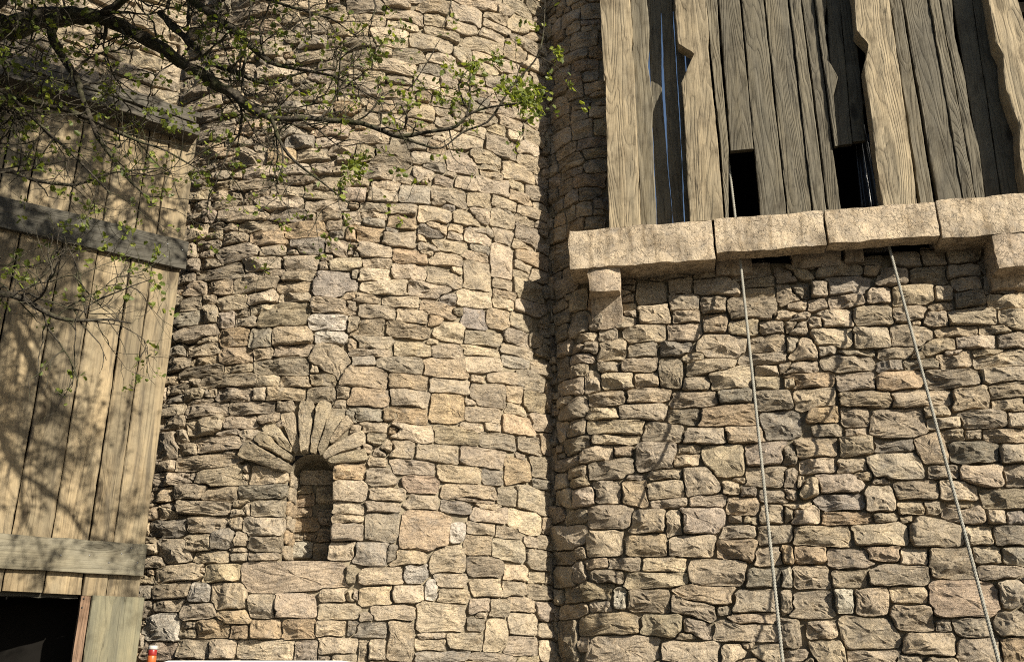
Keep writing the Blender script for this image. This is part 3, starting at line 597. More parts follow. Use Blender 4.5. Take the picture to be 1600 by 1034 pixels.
# ------------------------------------------------------------------ stone building on the right
bld = thing('stone_building', 'square rubble stone building with a projecting stone ledge beside the round tower', 'building', RW.p(1.5, -.6, 0))
OFF_L = .26                                                     # ledge projection
_, LZ1 = RW.uz(1000, 352, OFF_L); _, LZ0 = RW.uz(1000, 405, OFF_L)
LZ1, LZ0 = float(LZ1), float(LZ0)
tr = to_surface(BUILD, Kk + Ll + G + I_ + H + J)
tr = [t for t in tr if t[1] + t[3] < LZ0 + .03 or t[0] < -.05]
L, nbk = layout(tr, [], (-.62, 3.9, .02, LZ0 - .005), .3, .14, pal_mix, 5000)
geo, fc = stone_geo(BUILD, L, nbk, lambda u, v: .062 if u > .05 else .05, .0075, 1.3)
L2, n2 = layout([], [], (-.66, .1, LZ0, 7.2), .17, .115, pal_mix, 1200)
geo2, _ = stone_geo(BUILD, L2, n2, lambda u, v: .034, .006, 1.2)
put_stones(geo + geo2, fc, bld, 300)
core(BUILD, 'mortar_face', -.74, 5.1, 0, LZ0, .035, bld)
core(BUILD, 'mortar_face', -.74, .16, LZ0 + .002, 7.3, .035, bld)
# back shell closing the building
c0 = BUILD.xyz(np.array([-.74]), np.array([0.]), 0)[0]; c1 = BUILD.xyz(np.array([5.1]), np.array([0.]), 0)[0]
bk = [(c1[0], c1[1]), (c1[0] + .5, c1[1] + 3), (c0[0] + .6, c0[1] + 3.2), (c0[0], c0[1])]
P = [(x, y, z) for z in (0, LZ0 - .02) for x, y in bk]
link('back_wall', mesh('back_wall', P, [(i, i+1, 5+i, 4+i) for i in range(3)] + [(4, 5, 6, 7)], False), M_MORTAR, bld)
# ledge blocks, corbels
M_LEDGE = stone_mat('ledge_stone', False, (.44, .362, .268), False); M_CORB = stone_mat('corbel_stone', False, (.4, .325, .245), False)
ub = [float(RW.uz(x, y, OFF_L)[0]) for x, y in ((888, 395), (1116, 370), (1290, 355), (1467, 345), (1640, 330), (1810, 320), (2000, 300))]
seed = 3
for i in range(6):
    dz0, dz1, bk_ = [(-.035, 0, -.05), (.0, .0, .135), (.012, .004, .135), (-.01, .012, -.05), (0, 0, -.05), (0, 0, -.05)][i]
    box_on(RW, 'ledge_block', ub[i] + .004, ub[i+1] - .004, bk_, OFF_L + random.uniform(-.006, .008), LZ0 + dz0, LZ1 + dz1, M_LEDGE, bld, step=.022, r=.006, amp=.0055, freq=11, seed=seed + i*11)
def chunk(x0, y0, x1, y1, o0, o1, slope=0., bottom=0., sd=0, mat=None, name='corbel'):
    u0, z1 = RW.uz(x0, y0, o1); u1, z0 = RW.uz(x1, y1, o1)
    def sh(P):
        t = 1 - P[:, 2] / max(P[:, 2].max(), .01)                # 0 top .. 1 bottom
        P[:, 1] = P[:, 1] + slope * t * np.clip(1 - P[:, 1] / (o1 - o0), 0, 1); return P
    return box_on(RW, name, float(u0), float(u1), o0, o1, float(z0), float(z1), mat or M_CORB, bld, step=.018, r=.006, amp=.007, freq=15, seed=sd, shape=sh)
chunk(918, 408, 969, 452, -.03, .235, .0, sd=71); chunk(921, 446, 971, 502, -.03, .16, .12, sd=83)
chunk(1549, 362, 1622, 415, -.03, .25, .0, sd=91); chunk(1549, 411, 1612, 440, -.03, .17, .1, sd=97)
chunk(1117, 392, 1176, 424, -.02, .095, .03, sd=101); chunk(1236, 384, 1316, 410, -.02, .095, .03, sd=111); chunk(1319, 381, 1352, 406, -.02, .095, .03, sd=117)

# ------------------------------------------------------------------ palisade on the ledge
pal = thing('palisade', 'weathered upright timber plank palisade standing on the stone ledge', 'palisade', RW.p(1.6, .1, LZ1))
ZT = 7.15
def trace_plank(pts_l, pts_r, front, thick, mat, z_end=None, ybot=None, sd=0, x0=880., s=2.873, rough=.004, name='plank'):
    l = [RW.uz(x0 + x/s, y/s, front) for x, y in pts_l]; r = [RW.uz(x0 + x/s, y/s, front) for x, y in pts_r]
    def line(q):
        q = sorted((float(z), float(u)) for u, z in q); z = np.array([a for a, _ in q]); u = np.array([b for _, b in q])
        return z, u
    zl, ul = line(l); zr, ur = line(r)
    # continue the mean slope above the frame
    zb = LZ1 + .003 if ybot is None else float(RW.uz(x0 + pts_l[-1][0]/s, ybot/s, front)[1])
    zs = np.unique(np.concatenate([[zb, ZT + random.uniform(-.25, 0)], zl[zl > zb], zr[zr > zb]])); zs = zs[zs >= zb]
    return plank(RW, name, front - thick, front, zs, np.interp(zs, zl, ul), np.interp(zs, zr, ur), mat, pal, rough, sd, 10)
FT, BT = OFF_L - .012, .1
tp = trace_plank
tp([(165, 0), (180, 330), (193, 348), (191, 480), (205, 1015)], [(300, 0), (308, 100), (302, 180), (313, 250), (325, 500), (333, 680), (345, 1005)], FT, .215, M_TAN, sd=1, rough=.005, name='timber')
tp([(301, 0), (350, 1000)], [(375, 0), (386, 130), (381, 300), (405, 470), (398, 560), (420, 1000)], BT + .03, .045, M_GREY, sd=2)
tp([(375, 0), (421, 1000)], [(437, 0), (442, 395), (471.5, 760), (491, 990)], BT - .01, .04, M_GREY, sd=3)
tp([(438, 0), (472.3, 760), (494.5, 990)], [(489, 0), (520, 500), (534, 760), (542, 990)], BT - .01, .04, M_GREY, sd=4)
tp([(500, 0), (513, 195), (588, 240), (560, 300), (533, 370), (542, 480), (567, 990)], [(640, 0), (655, 120), (650, 200), (662, 330), (690, 600), (720, 975)], FT, .1, M_TAN, sd=5, rough=.005, name='timber')
tp([(640, 0), (665, 250), (700, 600), (728, 985)], [(690, 0), (705, 250), (742, 660), (742, 985)], BT, .04, M_GREY, sd=6)
tp([(698, 0), (752, 680)], [(792, 0), (856, 672)], BT, .045, M_GREY, ybot=676, sd=7)
tp([(800, 0), (886, 965)], [(898, 0), (1000, 950)], BT + .005, .045, M_GREY, sd=8)
tp([(491.5, 0), (522.5, 500), (536, 760), (545.5, 990)], [(525, 0), (565, 500), (577, 760), (580, 990)], BT - .012, .04, M_GREY, sd=44)
X6 = 1230.
tp([(-100, 0), (2, 950)], [(3, 0), (110, 945)], BT, .045, M_GREY, sd=9, x0=X6)
tp([(10, 0), (118, 945)], [(60, 0), (176, 945)], BT + .012, .045, M_GREY, sd=10, x0=X6)
tp([(66, 0), (184, 945)], [(118, 0), (240, 940)], BT, .045, M_GREY, sd=11, x0=X6)
tp([(124, 0), (213, 650)], [(178, 0), (166, 100), (190, 280), (228, 345), (209, 430), (228, 650)], BT + .02, .04, M_GREY, ybot=655, sd=12, x0=X6)
tp([(176, 0), (215, 640)], [(235, 0), (292, 650)], BT - .015, .035, M_GREY, ybot=652, sd=13, x0=X6)
tp([(238, 0), (296, 650)], [(300, 0), (352, 630)], BT - .015, .035, M_GREY, ybot=636, sd=14, x0=X6)
tp([(300, 0), (312, 138), (366, 193), (364, 215), (345, 290), (360, 400), (430, 930)], [(460, 0), (475, 120), (530, 500), (585, 920)], FT, .13, M_TAN, sd=15, x0=X6, rough=.006, name='timber')
tp([(462, 0), (596, 915)], [(512, 0), (660, 915)], BT + .03, .045, M_GREY, sd=16, x0=X6)
tp([(518, 0), (676, 905)], [(632, 0), (788, 900)], BT + .02, .045, M_GREY, sd=17, x0=X6)
tp([(638, 0), (795, 900)], [(682, 0), (846, 895)], BT + .03, .045, M_GREY, sd=18, x0=X6)
tp([(688, 0), (850, 895)], [(740, 0), (752, 170), (800, 350), (818, 500), (858, 650), (888, 890)], BT + .025, .045, M_GREY, sd=19, x0=X6)
tp([(744, 0), (893, 890)], [(830, 0), (960, 885)], BT - .01, .035, M_GREY, sd=20, x0=X6)
tp([(834, 0), (965, 885)], [(930, 0), (1060, 880)], BT - .01, .035, M_GREY, sd=21, x0=X6)
tp([(905, 0), (938, 190), (968, 245), (980, 400), (1012, 490), (1040, 560), (1050, 750), (1075, 870)], [(1035, 0), (1060, 80), (1120, 400), (1180, 870)], FT, .13, M_TAN, sd=22, x0=X6, rough=.007, name='timber')
for k in range(5): tp([(1190 - 0 + k*95 - 100, 0), (1190 + k*95, 870)], [(1190 + k*95 - 10, 0), (1190 + k*95 + 85, 870)], BT + .01*(k % 2), .045, M_GREY, sd=30 + k, x0=X6)
# loft behind the openings, its shade put into the near-black lining colour
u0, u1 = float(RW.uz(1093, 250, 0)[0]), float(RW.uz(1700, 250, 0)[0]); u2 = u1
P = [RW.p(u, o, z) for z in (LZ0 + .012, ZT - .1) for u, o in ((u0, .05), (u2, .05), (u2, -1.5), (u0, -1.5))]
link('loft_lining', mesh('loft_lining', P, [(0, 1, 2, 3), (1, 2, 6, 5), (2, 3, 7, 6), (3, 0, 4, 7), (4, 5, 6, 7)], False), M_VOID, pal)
for k in range(4):
    zz = LZ1 + .9 + k*.62
    box_on(RW, 'cross_rail', u0 + .02, u2 - .02, .0, .045, zz, zz + .09, M_GREY, pal, False, step=.06, seed=k)
uo = float(RW.uz(1030, 250, 0)[0]); uv = float(RW.uz(1000, 250, 0)[0])
for k in range(2): box_on(RW, 'cross_rail', uv, u0 - .01, .0, .045, LZ1 + 1.9 + k*.9, LZ1 + 1.98 + k*.9, M_GREY, pal, False, step=.06, seed=9 + k)
# hanging sheet in the second opening
x = np.linspace(0, 1, 14); zs = np.linspace(0, 1, 10); ua, zt = RW.uz(1332, 222, -.05); ub_, zb = RW.uz(1368, 330, -.05)
P = [RW.p(float(ua) + (.1 + .05*(1-v)) * (t - .2*(1 - v)) + .02, -.06 + .03*math.sin(t*17 + 2*v), float(zb) + (float(zt) + .12 - float(zb)) * v) for v in zs for t in x]
Fq = [(j*14 + i, j*14 + i + 1, (j+1)*14 + i + 1, (j+1)*14 + i) for j in range(9) for i in range(13)]
sh = link('hanging_sheet', mesh('hanging_sheet', P, Fq), M_SHEET, label='dark glossy sheet hanging inside the right-hand opening of the palisade', cat='sheet')
sh.modifiers.new('thick', 'SOLIDIFY').thickness = .003

# ------------------------------------------------------------------ ropes
def rope(name, pts, r, label):
    pts = [Vector(p) for p in pts]; L = [0]
    for a, b in zip(pts, pts[1:]): L.append(L[-1] + (b - a).length)
    n = int(L[-1] / .009); V, Fc = [], []
    for s in range(3):
        b0 = len(V)
        for i in range(n + 1):
            t = L[-1] * i / n; k = min(max(j for j in range(len(L)) if L[j] <= t + 1e-9), len(pts) - 2)
            d = (pts[k+1] - pts[k]).normalized(); c = pts[k] + d * (t - L[k])
            e1 = d.orthogonal().normalized() if abs(d.x) > .9 else Vector((1, 0, 0)).cross(d).normalized(); e2 = d.cross(e1)
            ph = t / (r * 5) * 2 * math.pi + s * 2.094
            q = c + (e1 * math.cos(ph) + e2 * math.sin(ph)) * r * .5
            for m in range(6):
                a = m * math.pi / 3; V.append(q + (e1 * math.cos(a) + e2 * math.sin(a)) * r * .54)
        for i in range(n):
            for m in range(6): Fc.append((b0 + i*6 + m, b0 + i*6 + (m+1) % 6, b0 + (i+1)*6 + (m+1) % 6, b0 + (i+1)*6 + m))
    root = thing(name, label, 'rope', pts[-1], 'ropes hanging from the ledge')
    link('strands', mesh('strands', [tuple(v) for v in V], np.array(Fc)), M_ROPE, root)
    # ring bolt that holds the foot of the rope
    V, Fc = [], []; e = pts[-1]
    for i in range(16):
        for j in range(8):
            a, b = i/16*2*math.pi, j/8*2*math.pi; q = .045 + .009*math.cos(b); V.append((e.x + q*math.cos(a), e.y + .009*math.sin(b), max(.004, .04 + q*math.sin(a))))
    for i in range(16):
        for j in range(8): Fc.append((i*8 + j, ((i+1) % 16)*8 + j, ((i+1) % 16)*8 + (j+1) % 8, i*8 + (j+1) % 8))
    link('ring_bolt', mesh('ring_bolt', V, np.array(Fc)), M_STEEL, root)
def plane_pt(x, y, off):
    u, z = RW.uz(x, y, off); return RW.p(float(u), off, float(z))
for nm, top, mid, low, lab in (('rope', (1134, 215), (1155.5, 395), (1223, 1034), 'taut pale rope dropping from the palisade opening nearer the tower'),
                               ('rope', (1368, 300), (1388, 380), (1561, 1034), 'taut pale rope slanting down from the ledge farther from the tower')):
    a, b, c = plane_pt(*top, -.1), plane_pt(*mid, .122), plane_pt(*low, 1.02)
    d = (c - b); e = c + d * ((c.z - .05) / -d.z)
    pts = [a, b]
    for k in range(1, 13): t = k/12; pts.append(b.lerp(e, t) + Vector((0, 0, -.01)) * (4*t*(1-t)))
    rope(nm, pts, .0098, lab)

# ------------------------------------------------------------------ timber barn on the left
barn = thing('timber_barn', 'timber fronted barn with plank hatch, cross rails and dark doorway beside the tower', 'barn', LW.p(-.6, -.1, 0))
def lu(x, y, off=0.): u, z = LW.uz(x, y, off); return float(u), float(z)
# board seams traced as (x,y) upper and lower points
SE = [((-190, 384), (-245, 700)), ((-130, 384), (-180, 700)), ((-75, 384), (-122, 680)), ((-20, 366), (-70, 640)), ((34, 366), (0, 520)), ((97, 384), (20, 830)), ((153, 397), (81, 837)), ((205, 410), (139, 841)), ((238, 418), (177, 845)), ((284, 429), (226, 848))]
us = [(lu(*a)[0] + lu(*b)[0]) / 2 for a, b in SE]
_, bz0 = lu(60, 926); _, bz1 = lu(150, 180)
bz1 += .06
for i in range(len(us) - 1):
    off = .0 + random.uniform(-.004, .004); zt_ = bz1; zs = np.array([bz0 + random.uniform(-.004, .004), (bz0 + zt_)/2, zt_])
    a, b = us[i] + .0035, us[i+1] - .0035
    plank(LW, 'board', off - .03, off, zs, np.array([a + random.uniform(-.002, .002), a, a]), np.array([b, b, b + random.uniform(-.002, .002)]), M_BOARD, barn, .0025, 60 + i, 10)
UR = us[-1]; ULF = us[0]
def rail(y_tl, y_bl, xr, yr0, yr1, mat, sd, th):
    _, za = lu(0, y_tl, th); _, zb = lu(0, y_bl, th); ur, zc = lu(xr, yr0, th); _, zd = lu(xr, yr1, th)
    return box_on(LW, 'rail', ULF - .1, ur, .002, th, (zb + zd)/2, (za + zc)/2, mat, barn, False, step=.03, r=.004, amp=.003, freq=9, seed=sd)
rail(305, 352, 296, 378, 424, M_RAILD, 5, .035); rail(832, 886, 231, 850, 901, M_RAILG, 8, .035)
# nail heads on the rails
for x, y in ((262, 382), (262, 402), (285, 392), (205, 857), (190, 866), (170, 880), (215, 880), (140, 868), (95, 868)):
    u, z = lu(x, y, .037); P, f = rough_box((.008, .006, .008), step=.004, r=.003, amp=0); link('nail', mesh('nail', P, f), M_STEEL, barn, LW.frame(u, .04, z))
# beam of layered weathered timber over the boards
_, mz1 = lu(180, 131, .15); _, mz0 = lu(180, 168, .15); ue, _ = lu(317, 190, .15)
h = (mz1 - mz0)
for k in range(4):
    z0 = mz0 + h*k/4; box_on(LW, 'beam_layer', ULF - .1, ue - random.uniform(0, .1), -.04, .125 + .004*k + random.uniform(-.008, .008), z0 + .0005, z0 + h/4 - .0005, M_BEAM, barn, False, step=.02, r=.0015, amp=.006, freq=9 + k, seed=130 + k)
# header board in the shade under the beam
box_on(LW, 'header', ULF - .1, ue - .05, -.1, -.035, bz1 - .02, mz0 + .02, M_RAILD, barn, False, step=.05, seed=3)
# gable masonry above the beam
ug, _ = lu(281, 125, .06); SG_Z0 = mz1 + .004
gus = np.linspace(ULF - .1, ug, 200); q = [LW.p(float(u), .03, 0) for u in gus]
GAB = Profile(gus, np.array([p.x for p in q]), np.array([p.y for p in q]), np.full(200, LW.n[0]), np.full(200, LW.n[1]))
L, nbk = layout([], [], (ULF - .05, ug, SG_Z0, 6.6), .27, .11, lambda: '' if rng.random() < .8 else pal_mix(), 600)
geo, fc = stone_geo(GAB, L, nbk, lambda u, v: .05, .006, 1.12); put_stones([q for q in geo], fc, barn, 200)
core(GAB, 'mortar_face', ULF - .08, ug - .02, SG_Z0, 6.65, .04, barn)
P = [LW.p(u, o, z) for z in (SG_Z0, 6.65) for u, o in ((ug - .02, .03), (ug - .02, -.2))]
link('gable_end', mesh('gable_end', P, [(0, 1, 3, 2)], False), M_MORTAR, barn)
# door jamb, side panel, room behind with its shade painted near-black
uj0, uj1 = lu(118, 990, .01)[0], lu(133, 990, .01)[0]
box_on(LW, 'door_jamb', uj0, uj1, -.02, .02, 0.01, bz0 - .004, M_RED, barn, step=.04, r=.003, amp=.001, seed=2)
up0, up1 = lu(135, 990, .03)[0], lu(219, 990, .03)[0]; _, pz = lu(180, 931, .03)
zz = np.array([.01, 1., pz]); plank(LW, 'side_panel', .004, .032, zz, np.full(3, uj1 + .006), np.full(3, up1), M_PLY, barn, .002, 91, 12)
for x, y in ((131, 936), (128, 950)):
    u, z = lu(x, y, .022); P, f = rough_box((.009, .006, .009), step=.004, r=.003, amp=0); link('nail', mesh('nail', P, f), M_RUBBER, barn, LW.frame(u, .024, z))
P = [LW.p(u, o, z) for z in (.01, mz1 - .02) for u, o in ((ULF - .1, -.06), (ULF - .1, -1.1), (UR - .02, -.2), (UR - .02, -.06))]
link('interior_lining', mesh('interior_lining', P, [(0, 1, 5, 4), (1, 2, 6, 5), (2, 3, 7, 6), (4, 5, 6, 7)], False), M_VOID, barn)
box_on(LW, 'door_head', ULF - .1, uj0, -.12, -.035, bz0 - .02, bz0 + .05, M_RAILD, barn, False, step=.05, seed=31)

# ------------------------------------------------------------------ small white cart in front of the tower
def cart():
    a = at(245, 1031, 4.75); b = at(545, 1031, 4.75); zr = (a.z + b.z)/2; w = b.x - a.x; cx = (a.x + b.x)/2; y0 = 4.75
    root = thing('utility_cart', 'small white roofed utility cart parked at the foot of the tower', 'cart', (cx, y0 + .45, 0))
    def bx(name, x, y, z, sx, sy, sz, mat, r=.02):
        P, f = rough_box((sx, sy, sz), step=max(.04, min(sx, sy, sz)/3), r=r, amp=0); return link(name, mesh(name, P, f), mat, root, Matrix.Translation((x, y, z)))
    bx('roof', cx, y0, zr - .07, w, .92, .07, M_WHITE, .03)
    for sx in (-1, 1):
        for yy in (y0 + .08, y0 + .8): bx('post', cx + sx*(w/2 - .07), yy, .5, .035, .035, zr - .565, M_STEEL, .008)
    bx('body', cx, y0 - .35, .22, w*.96, 1.25, .32, M_WHITE, .06); bx('seat', cx, y0 + .25, .541, w*.8, .42, .12, M_SEAT, .04); bx('backrest', cx, y0 + .66, .6, w*.8, .09, .45, M_SEAT, .04); bx('dashboard', cx, y0 - .3, .541, w*.9, .1, .25, M_WHITE, .04)
    for sx in (-1, 1):
        for yy in (y0 - .1, y0 + .65):
            P, Fc = [], []; prof = [(.0, .05), (.09, .055), (.1, .035), (.115, .05), (.17, .055), (.2, .03), (.2, -.03), (.17, -.055), (0, -.055)]
            for i in range(20):
                t = i/20*2*math.pi
                for (rr, xx) in prof: P.append((sx*xx, rr*math.cos(t), rr*math.sin(t)))
            m = len(prof)
            for i in range(20):
                for j in range(m-1): Fc.append((i*m + j, ((i+1) % 20)*m + j, ((i+1) % 20)*m + j + 1, i*m + j + 1))
            link('wheel', mesh('wheel', P, np.array(Fc)), M_RUBBER, root, Matrix.Translation((cx + sx*(w/2 - .04), yy, .2)))
    # signal light on a thin stalk: orange below red, white cap
    p = at(238, 1021, 4.95); s = 14 * 4.95 / 1600 / 2
    def cyl(name, z0, z1, r, mat, n=20):
        P = [(r*k*math.cos(i/n*2*math.pi), r*k*math.sin(i/n*2*math.pi), z) for z, k in ((z0, .93), (z0 + .004, 1), (z1 - .004, 1), (z1, .93)) for i in range(n)]
        Fc = [(j*n + i, j*n + (i+1) % n, (j+1)*n + (i+1) % n, (j+1)*n + i) for j in range(3) for i in range(n)] + [tuple(range(n))[::-1], tuple(range(3*n, 4*n))]
        return link(name, mesh(name, P, Fc), mat, root, Matrix.Translation((p.x, p.y, 0)))
    zt = at(238, 1008, 4.95).z; k = 4.95/1600
    cyl('light_cap', zt - 6*k, zt, s, plain('dirty_white', (.36, .34, .31), .6, .3, 0, 40, .3)); cyl('red_light', zt - 15*k, zt - 6*k, s*.97, M_RLENS); cyl('orange_light', zt - 27*k, zt - 15*k, s*.98, M_OLENS)
    cyl('light_stalk', .5, zt - 27*k, s*.5, M_STEEL)
    bx('stalk_bracket', (p.x + cx - w/2)/2 + .02, p.y - .015, .5, abs(p.x - cx + w/2) + .12, .03, .03, M_STEEL, .006)
cart()

# ------------------------------------------------------------------ tree in front
tree = thing('tree', 'mossy old tree with bare twigs and fresh green leaves overhanging the barn', 'tree', (-3.0, 3.2, 0))
CS = {n: (np.cos(np.arange(n)/n*2*np.pi)[:, None], np.sin(np.arange(n)/n*2*np.pi)[:, None]) for n in range(3, 20)}
def xprod(a, b): return np.array((a[1]*b[2]-a[2]*b[1], a[2]*b[0]-a[0]*b[2], a[0]*b[1]-a[1]*b[0]))
def tube(pts, rad, sides=7, seed=0, rough=.12):
    pts = np.array(pts, float); rad = np.array(rad, float)
    V, Fc = [], []; n = len(pts)
    for i in range(n):
        d = pts[min(i+1, n-1)] - pts[max(i-1, 0)]; d = d / (np.linalg.norm(d) + 1e-9)
        e = xprod(d, (0, .3, 1)) if abs(d[2]) < .9 else xprod(d, (1, 0, 0)); e = e / math.sqrt(e @ e); f = xprod(d, e)
        r = rad[i] * (1 + rough * _TAB[i & 63, :sides, seed & 63])
        V.append(pts[i] + (e[None]*CS[sides][0] + f[None]*CS[sides][1]) * r[:, None])
    for i in range(n-1):
        for k in range(sides): Fc.append((i*sides + k, i*sides + (k+1) % sides, (i+1)*sides + (k+1) % sides, (i+1)*sides + k))
    return np.concatenate(V), np.array(Fc)
def dense(pts, rad, step=.05, wob=.35):
    """resample a polyline, with natural wobble"""
    P, Q = [], []; pts = [np.array(p, float) for p in pts]
    for i in range(len(pts)-1):
        n = max(1, int(np.linalg.norm(pts[i+1] - pts[i]) / step))
        for k in range(n):
            t = k/n; P.append(pts[i]*(1-t) + pts[i+1]*t); Q.append(rad[i]*(1-t) + rad[i+1]*t)
    P.append(pts[-1]); Q.append(rad[-1]); P = np.array(P)
    P[1:-1] = P[1:-1]*.5 + .25*P[:-2] + .25*P[2:]
    for k in range(3): P[1:-1, k] += wob * np.array(Q)[1:-1] * vnoise(np.arange(1, len(P)-1)*.7, k*9., P[0, 0]*31, 77)
    return P, np.array(Q)
LIMBS = [   # (x px, y px, distance m, radius m)
 [(-250, 260, 3.25, .14), (-120, 120, 3.4, .11), (0, 45, 3.5, .07), (70, 30, 3.55, .05), (150, 28, 3.58, .042), (205, 48, 3.6, .036), (250, 72, 3.6, .033), (290, 102, 3.62, .029), (330, 128, 3.62, .027), (365, 150, 3.62, .025), (398, 175, 3.62, .022), (425, 185, 3.62, .018)],
 [(425, 185, 3.62, .016), (500, 186, 3.62, .014), (565, 193, 3.6, .013), (625, 215, 3.6, .012), (660, 207, 3.6, .011), (715, 200, 3.58, .009), (730, 178, 3.56, .007), (760, 168, 3.55, .006), (808, 162, 3.52, .004), (840, 158, 3.5, .003)],
 [(625, 215, 3.6, .008), (690, 235, 3.62, .0045), (720, 207, 3.6, .0055), (762, 193, 3.58, .006), (782, 165, 3.55, .006), (795, 140, 3.52, .006), (816, 118, 3.5, .005), (842, 88, 3.45, .004), (849, 60, 3.45, .0035), (852, -10, 3.45, .003)],
 [(728, 182, 3.56, .006), (738, 152, 3.55, .005), (733, 140, 3.52, .004), (736, 105, 3.5, .003)], [(727, 165, 3.56, .005), (713, 132, 3.56, .004), (731, 110, 3.55, .003)],
 [(425, 187, 3.62, .012), (440, 228, 3.6, .009), (452, 245, 3.6, .008), (480, 268, 3.6, .006), (512, 292, 3.58, .004), (545, 318, 3.56, .003)], [(440, 228, 3.6, .006), (444, 258, 3.6, .004), (428, 292, 3.6, .003)],
 [(230, -60, 3.75, .04), (300, 0, 3.75, .026), (330, 22, 3.75, .024), (368, 50, 3.75, .021), (395, 75, 3.75, .018), (420, 98, 3.75, .013), (450, 106, 3.75, .009), (520, 118, 3.75, .006), (580, 150, 3.75, .004), (610, 165, 3.75, .003)],
 [(250, 20, 3.85, .02), (290, 62, 3.85, .018), (330, 96, 3.85, .015), (354, 109, 3.85, .013), (395, 126, 3.85, .011), (419, 134, 3.85, .009), (468, 114, 3.85, .006), (520, 108, 3.85, .004)],
 [(85, 25, 3.5, .03), (78, 55, 3.5, .024), (97, 87, 3.5, .021), (121, 121, 3.5, .018), (127, 150, 3.5, .015), (155, 218, 3.5, .011), (205, 285, 3.5, .006), (242, 322, 3.5, .003)],
 [(-60, 95, 3.3, .02), (0, 141, 3.3, .009), (34, 167, 3.3, .008), (80, 212, 3.3, .007), (121, 249, 3.3, .0055), (172, 302, 3.3, .003)],
 [(-220, 420, 3.3, .045), (-80, 450, 3.35, .025), (0, 459, 3.4, .014), (35, 465, 3.4, .013), (63, 482, 3.4, .012), (87, 498, 3.4, .009), (136, 502, 3.4, .007), (167, 497, 3.4, .005), (205, 505, 3.4, .003)],
 [(120, 500, 3.4, .005), (140, 474, 3.4, .004), (188, 453, 3.4, .0035), (235, 437, 3.4, .002)], [(134, 490, 3.4, .005), (131, 465, 3.4, .004), (122, 415, 3.4, .003), (99, 375, 3.4, .002)],
 [(-90, 300, 3.2, .02), (0, 262, 3.3, .011), (55, 283, 3.35, .009), (120, 290, 3.4, .006), (180, 268, 3.4, .004), (260, 262, 3.4, .003)],
 [(-80, 210, 3.3, .03), (0, 150, 3.45, .02), (60, 160, 3.5, .017), (110, 175, 3.5, .014), (150, 190, 3.5, .011), (200, 215, 3.5, .008), (260, 235, 3.5, .005), (310, 265, 3.5, .003)],
 [(150, 28, 3.58, .02), (180, 10, 3.5, .02), (240, -40, 3.4, .02)],
 [(300, 0, 3.75, .012), (360, -20, 3.7, .011), (450, 10, 3.65, .008), (520, 30, 3.6, .005), (560, 60, 3.6, .003)],
 [(390, -30, 3.6, .008), (392, 20, 3.6, .005), (375, 60, 3.6, .003)], [(480, -40, 3.6, .006), (484, 30, 3.6, .0045), (487, 60, 3.6, .003)], [(700, -40, 3.55, .006), (706, 10, 3.55, .004), (690, 45, 3.55, .002)], [(560, -40, 3.6, .007), (590, 10, 3.6, .005), (575, 40, 3.6, .003), (545, 62, 3.6, .002)]]
LP = []
for k, l in enumerate(LIMBS):
    P, Q = dense([at(x, y, Y) for x, y, Y, _ in l], [r*.85 for *_, r in l], .035); LP.append((P, Q))
# crown above the frame: limbs that only their shadows show
trunk_top = LIMBS[0][0]; T0 = np.array(at(*trunk_top[:3]))
P, Q = dense([(-3.0, 3.2, -.05), (-2.98, 3.21, .6), (-2.9, 3.22, 1.6), (-2.75, 3.24, 2.6), tuple(T0)], [.3, .22, .19, .17, .15], .08)
v, f = tube(P, Q, 14, 1, .1); link('trunk', mesh('trunk', v, f), M_BARK, tree)
UP = [[tuple(T0), (-2.1, 2.6, 4.4), (-1.3, 2.4, 4.9), (-.4, 2.35, 5.2), (.5, 2.3, 5.4)], [(-1.3, 2.4, 4.9), (-.8, 2.7, 4.85), (-.2, 2.75, 4.8), (.4, 2.7, 4.9)], [(-.4, 2.35, 5.2), (-.1, 2.5, 5.7), (.35, 2.5, 6.1)], [(-1.3, 2.4, 4.9), (-.9, 2.2, 5.5), (-.4, 2.1, 5.9), (.2, 2.1, 6.3), (.6, 2.1, 6.6)], [(-2.1, 2.6, 4.4), (-1.5, 2.2, 4.4), (-.8, 2.0, 4.5), (-.1, 1.95, 4.7)], [tuple(T0), (-1.9, 3.3, 5.0), (-1.4, 3.35, 5.9), (-.8, 3.3, 6.6), (-.2, 3.2, 7.0)], [(-1.9, 3.3, 5.0), (-1.7, 3.7, 5.5), (-1.2, 3.8, 5.7), (-.5, 3.7, 5.75), (.0, 3.6, 5.7)], [(-1.4, 3.35, 5.9), (-1.0, 2.9, 6.0), (-.5, 2.7, 5.9), (.0, 2.6, 5.9)], [(-1.9, 3.3, 5.0), (-1.4, 3.1, 5.25), (-.8, 3.05, 5.35), (-.2, 3.1, 5.3)], [(-1.4, 3.35, 5.9), (-1.5, 3.0, 6.6), (-1.2, 2.8, 7.2)]]
for k, l in enumerate(UP):
    P, Q = dense(l, np.linspace([.1, .04, .035, .05, .05, .12, .045, .04, .04, .03][k], .008, len(l)), .06); LP.append((P, Q))
for k, (P, Q) in enumerate(LP):
    v, f = tube(P, Q, 9 if Q.max() > .015 else 6, k, .22); link('limb', mesh('limb', v, f), M_BARK, tree)
TV, TF, nT = [], [], 0; LV, LF, LC, nL = [], [], [], 0
rr = random.Random(5)
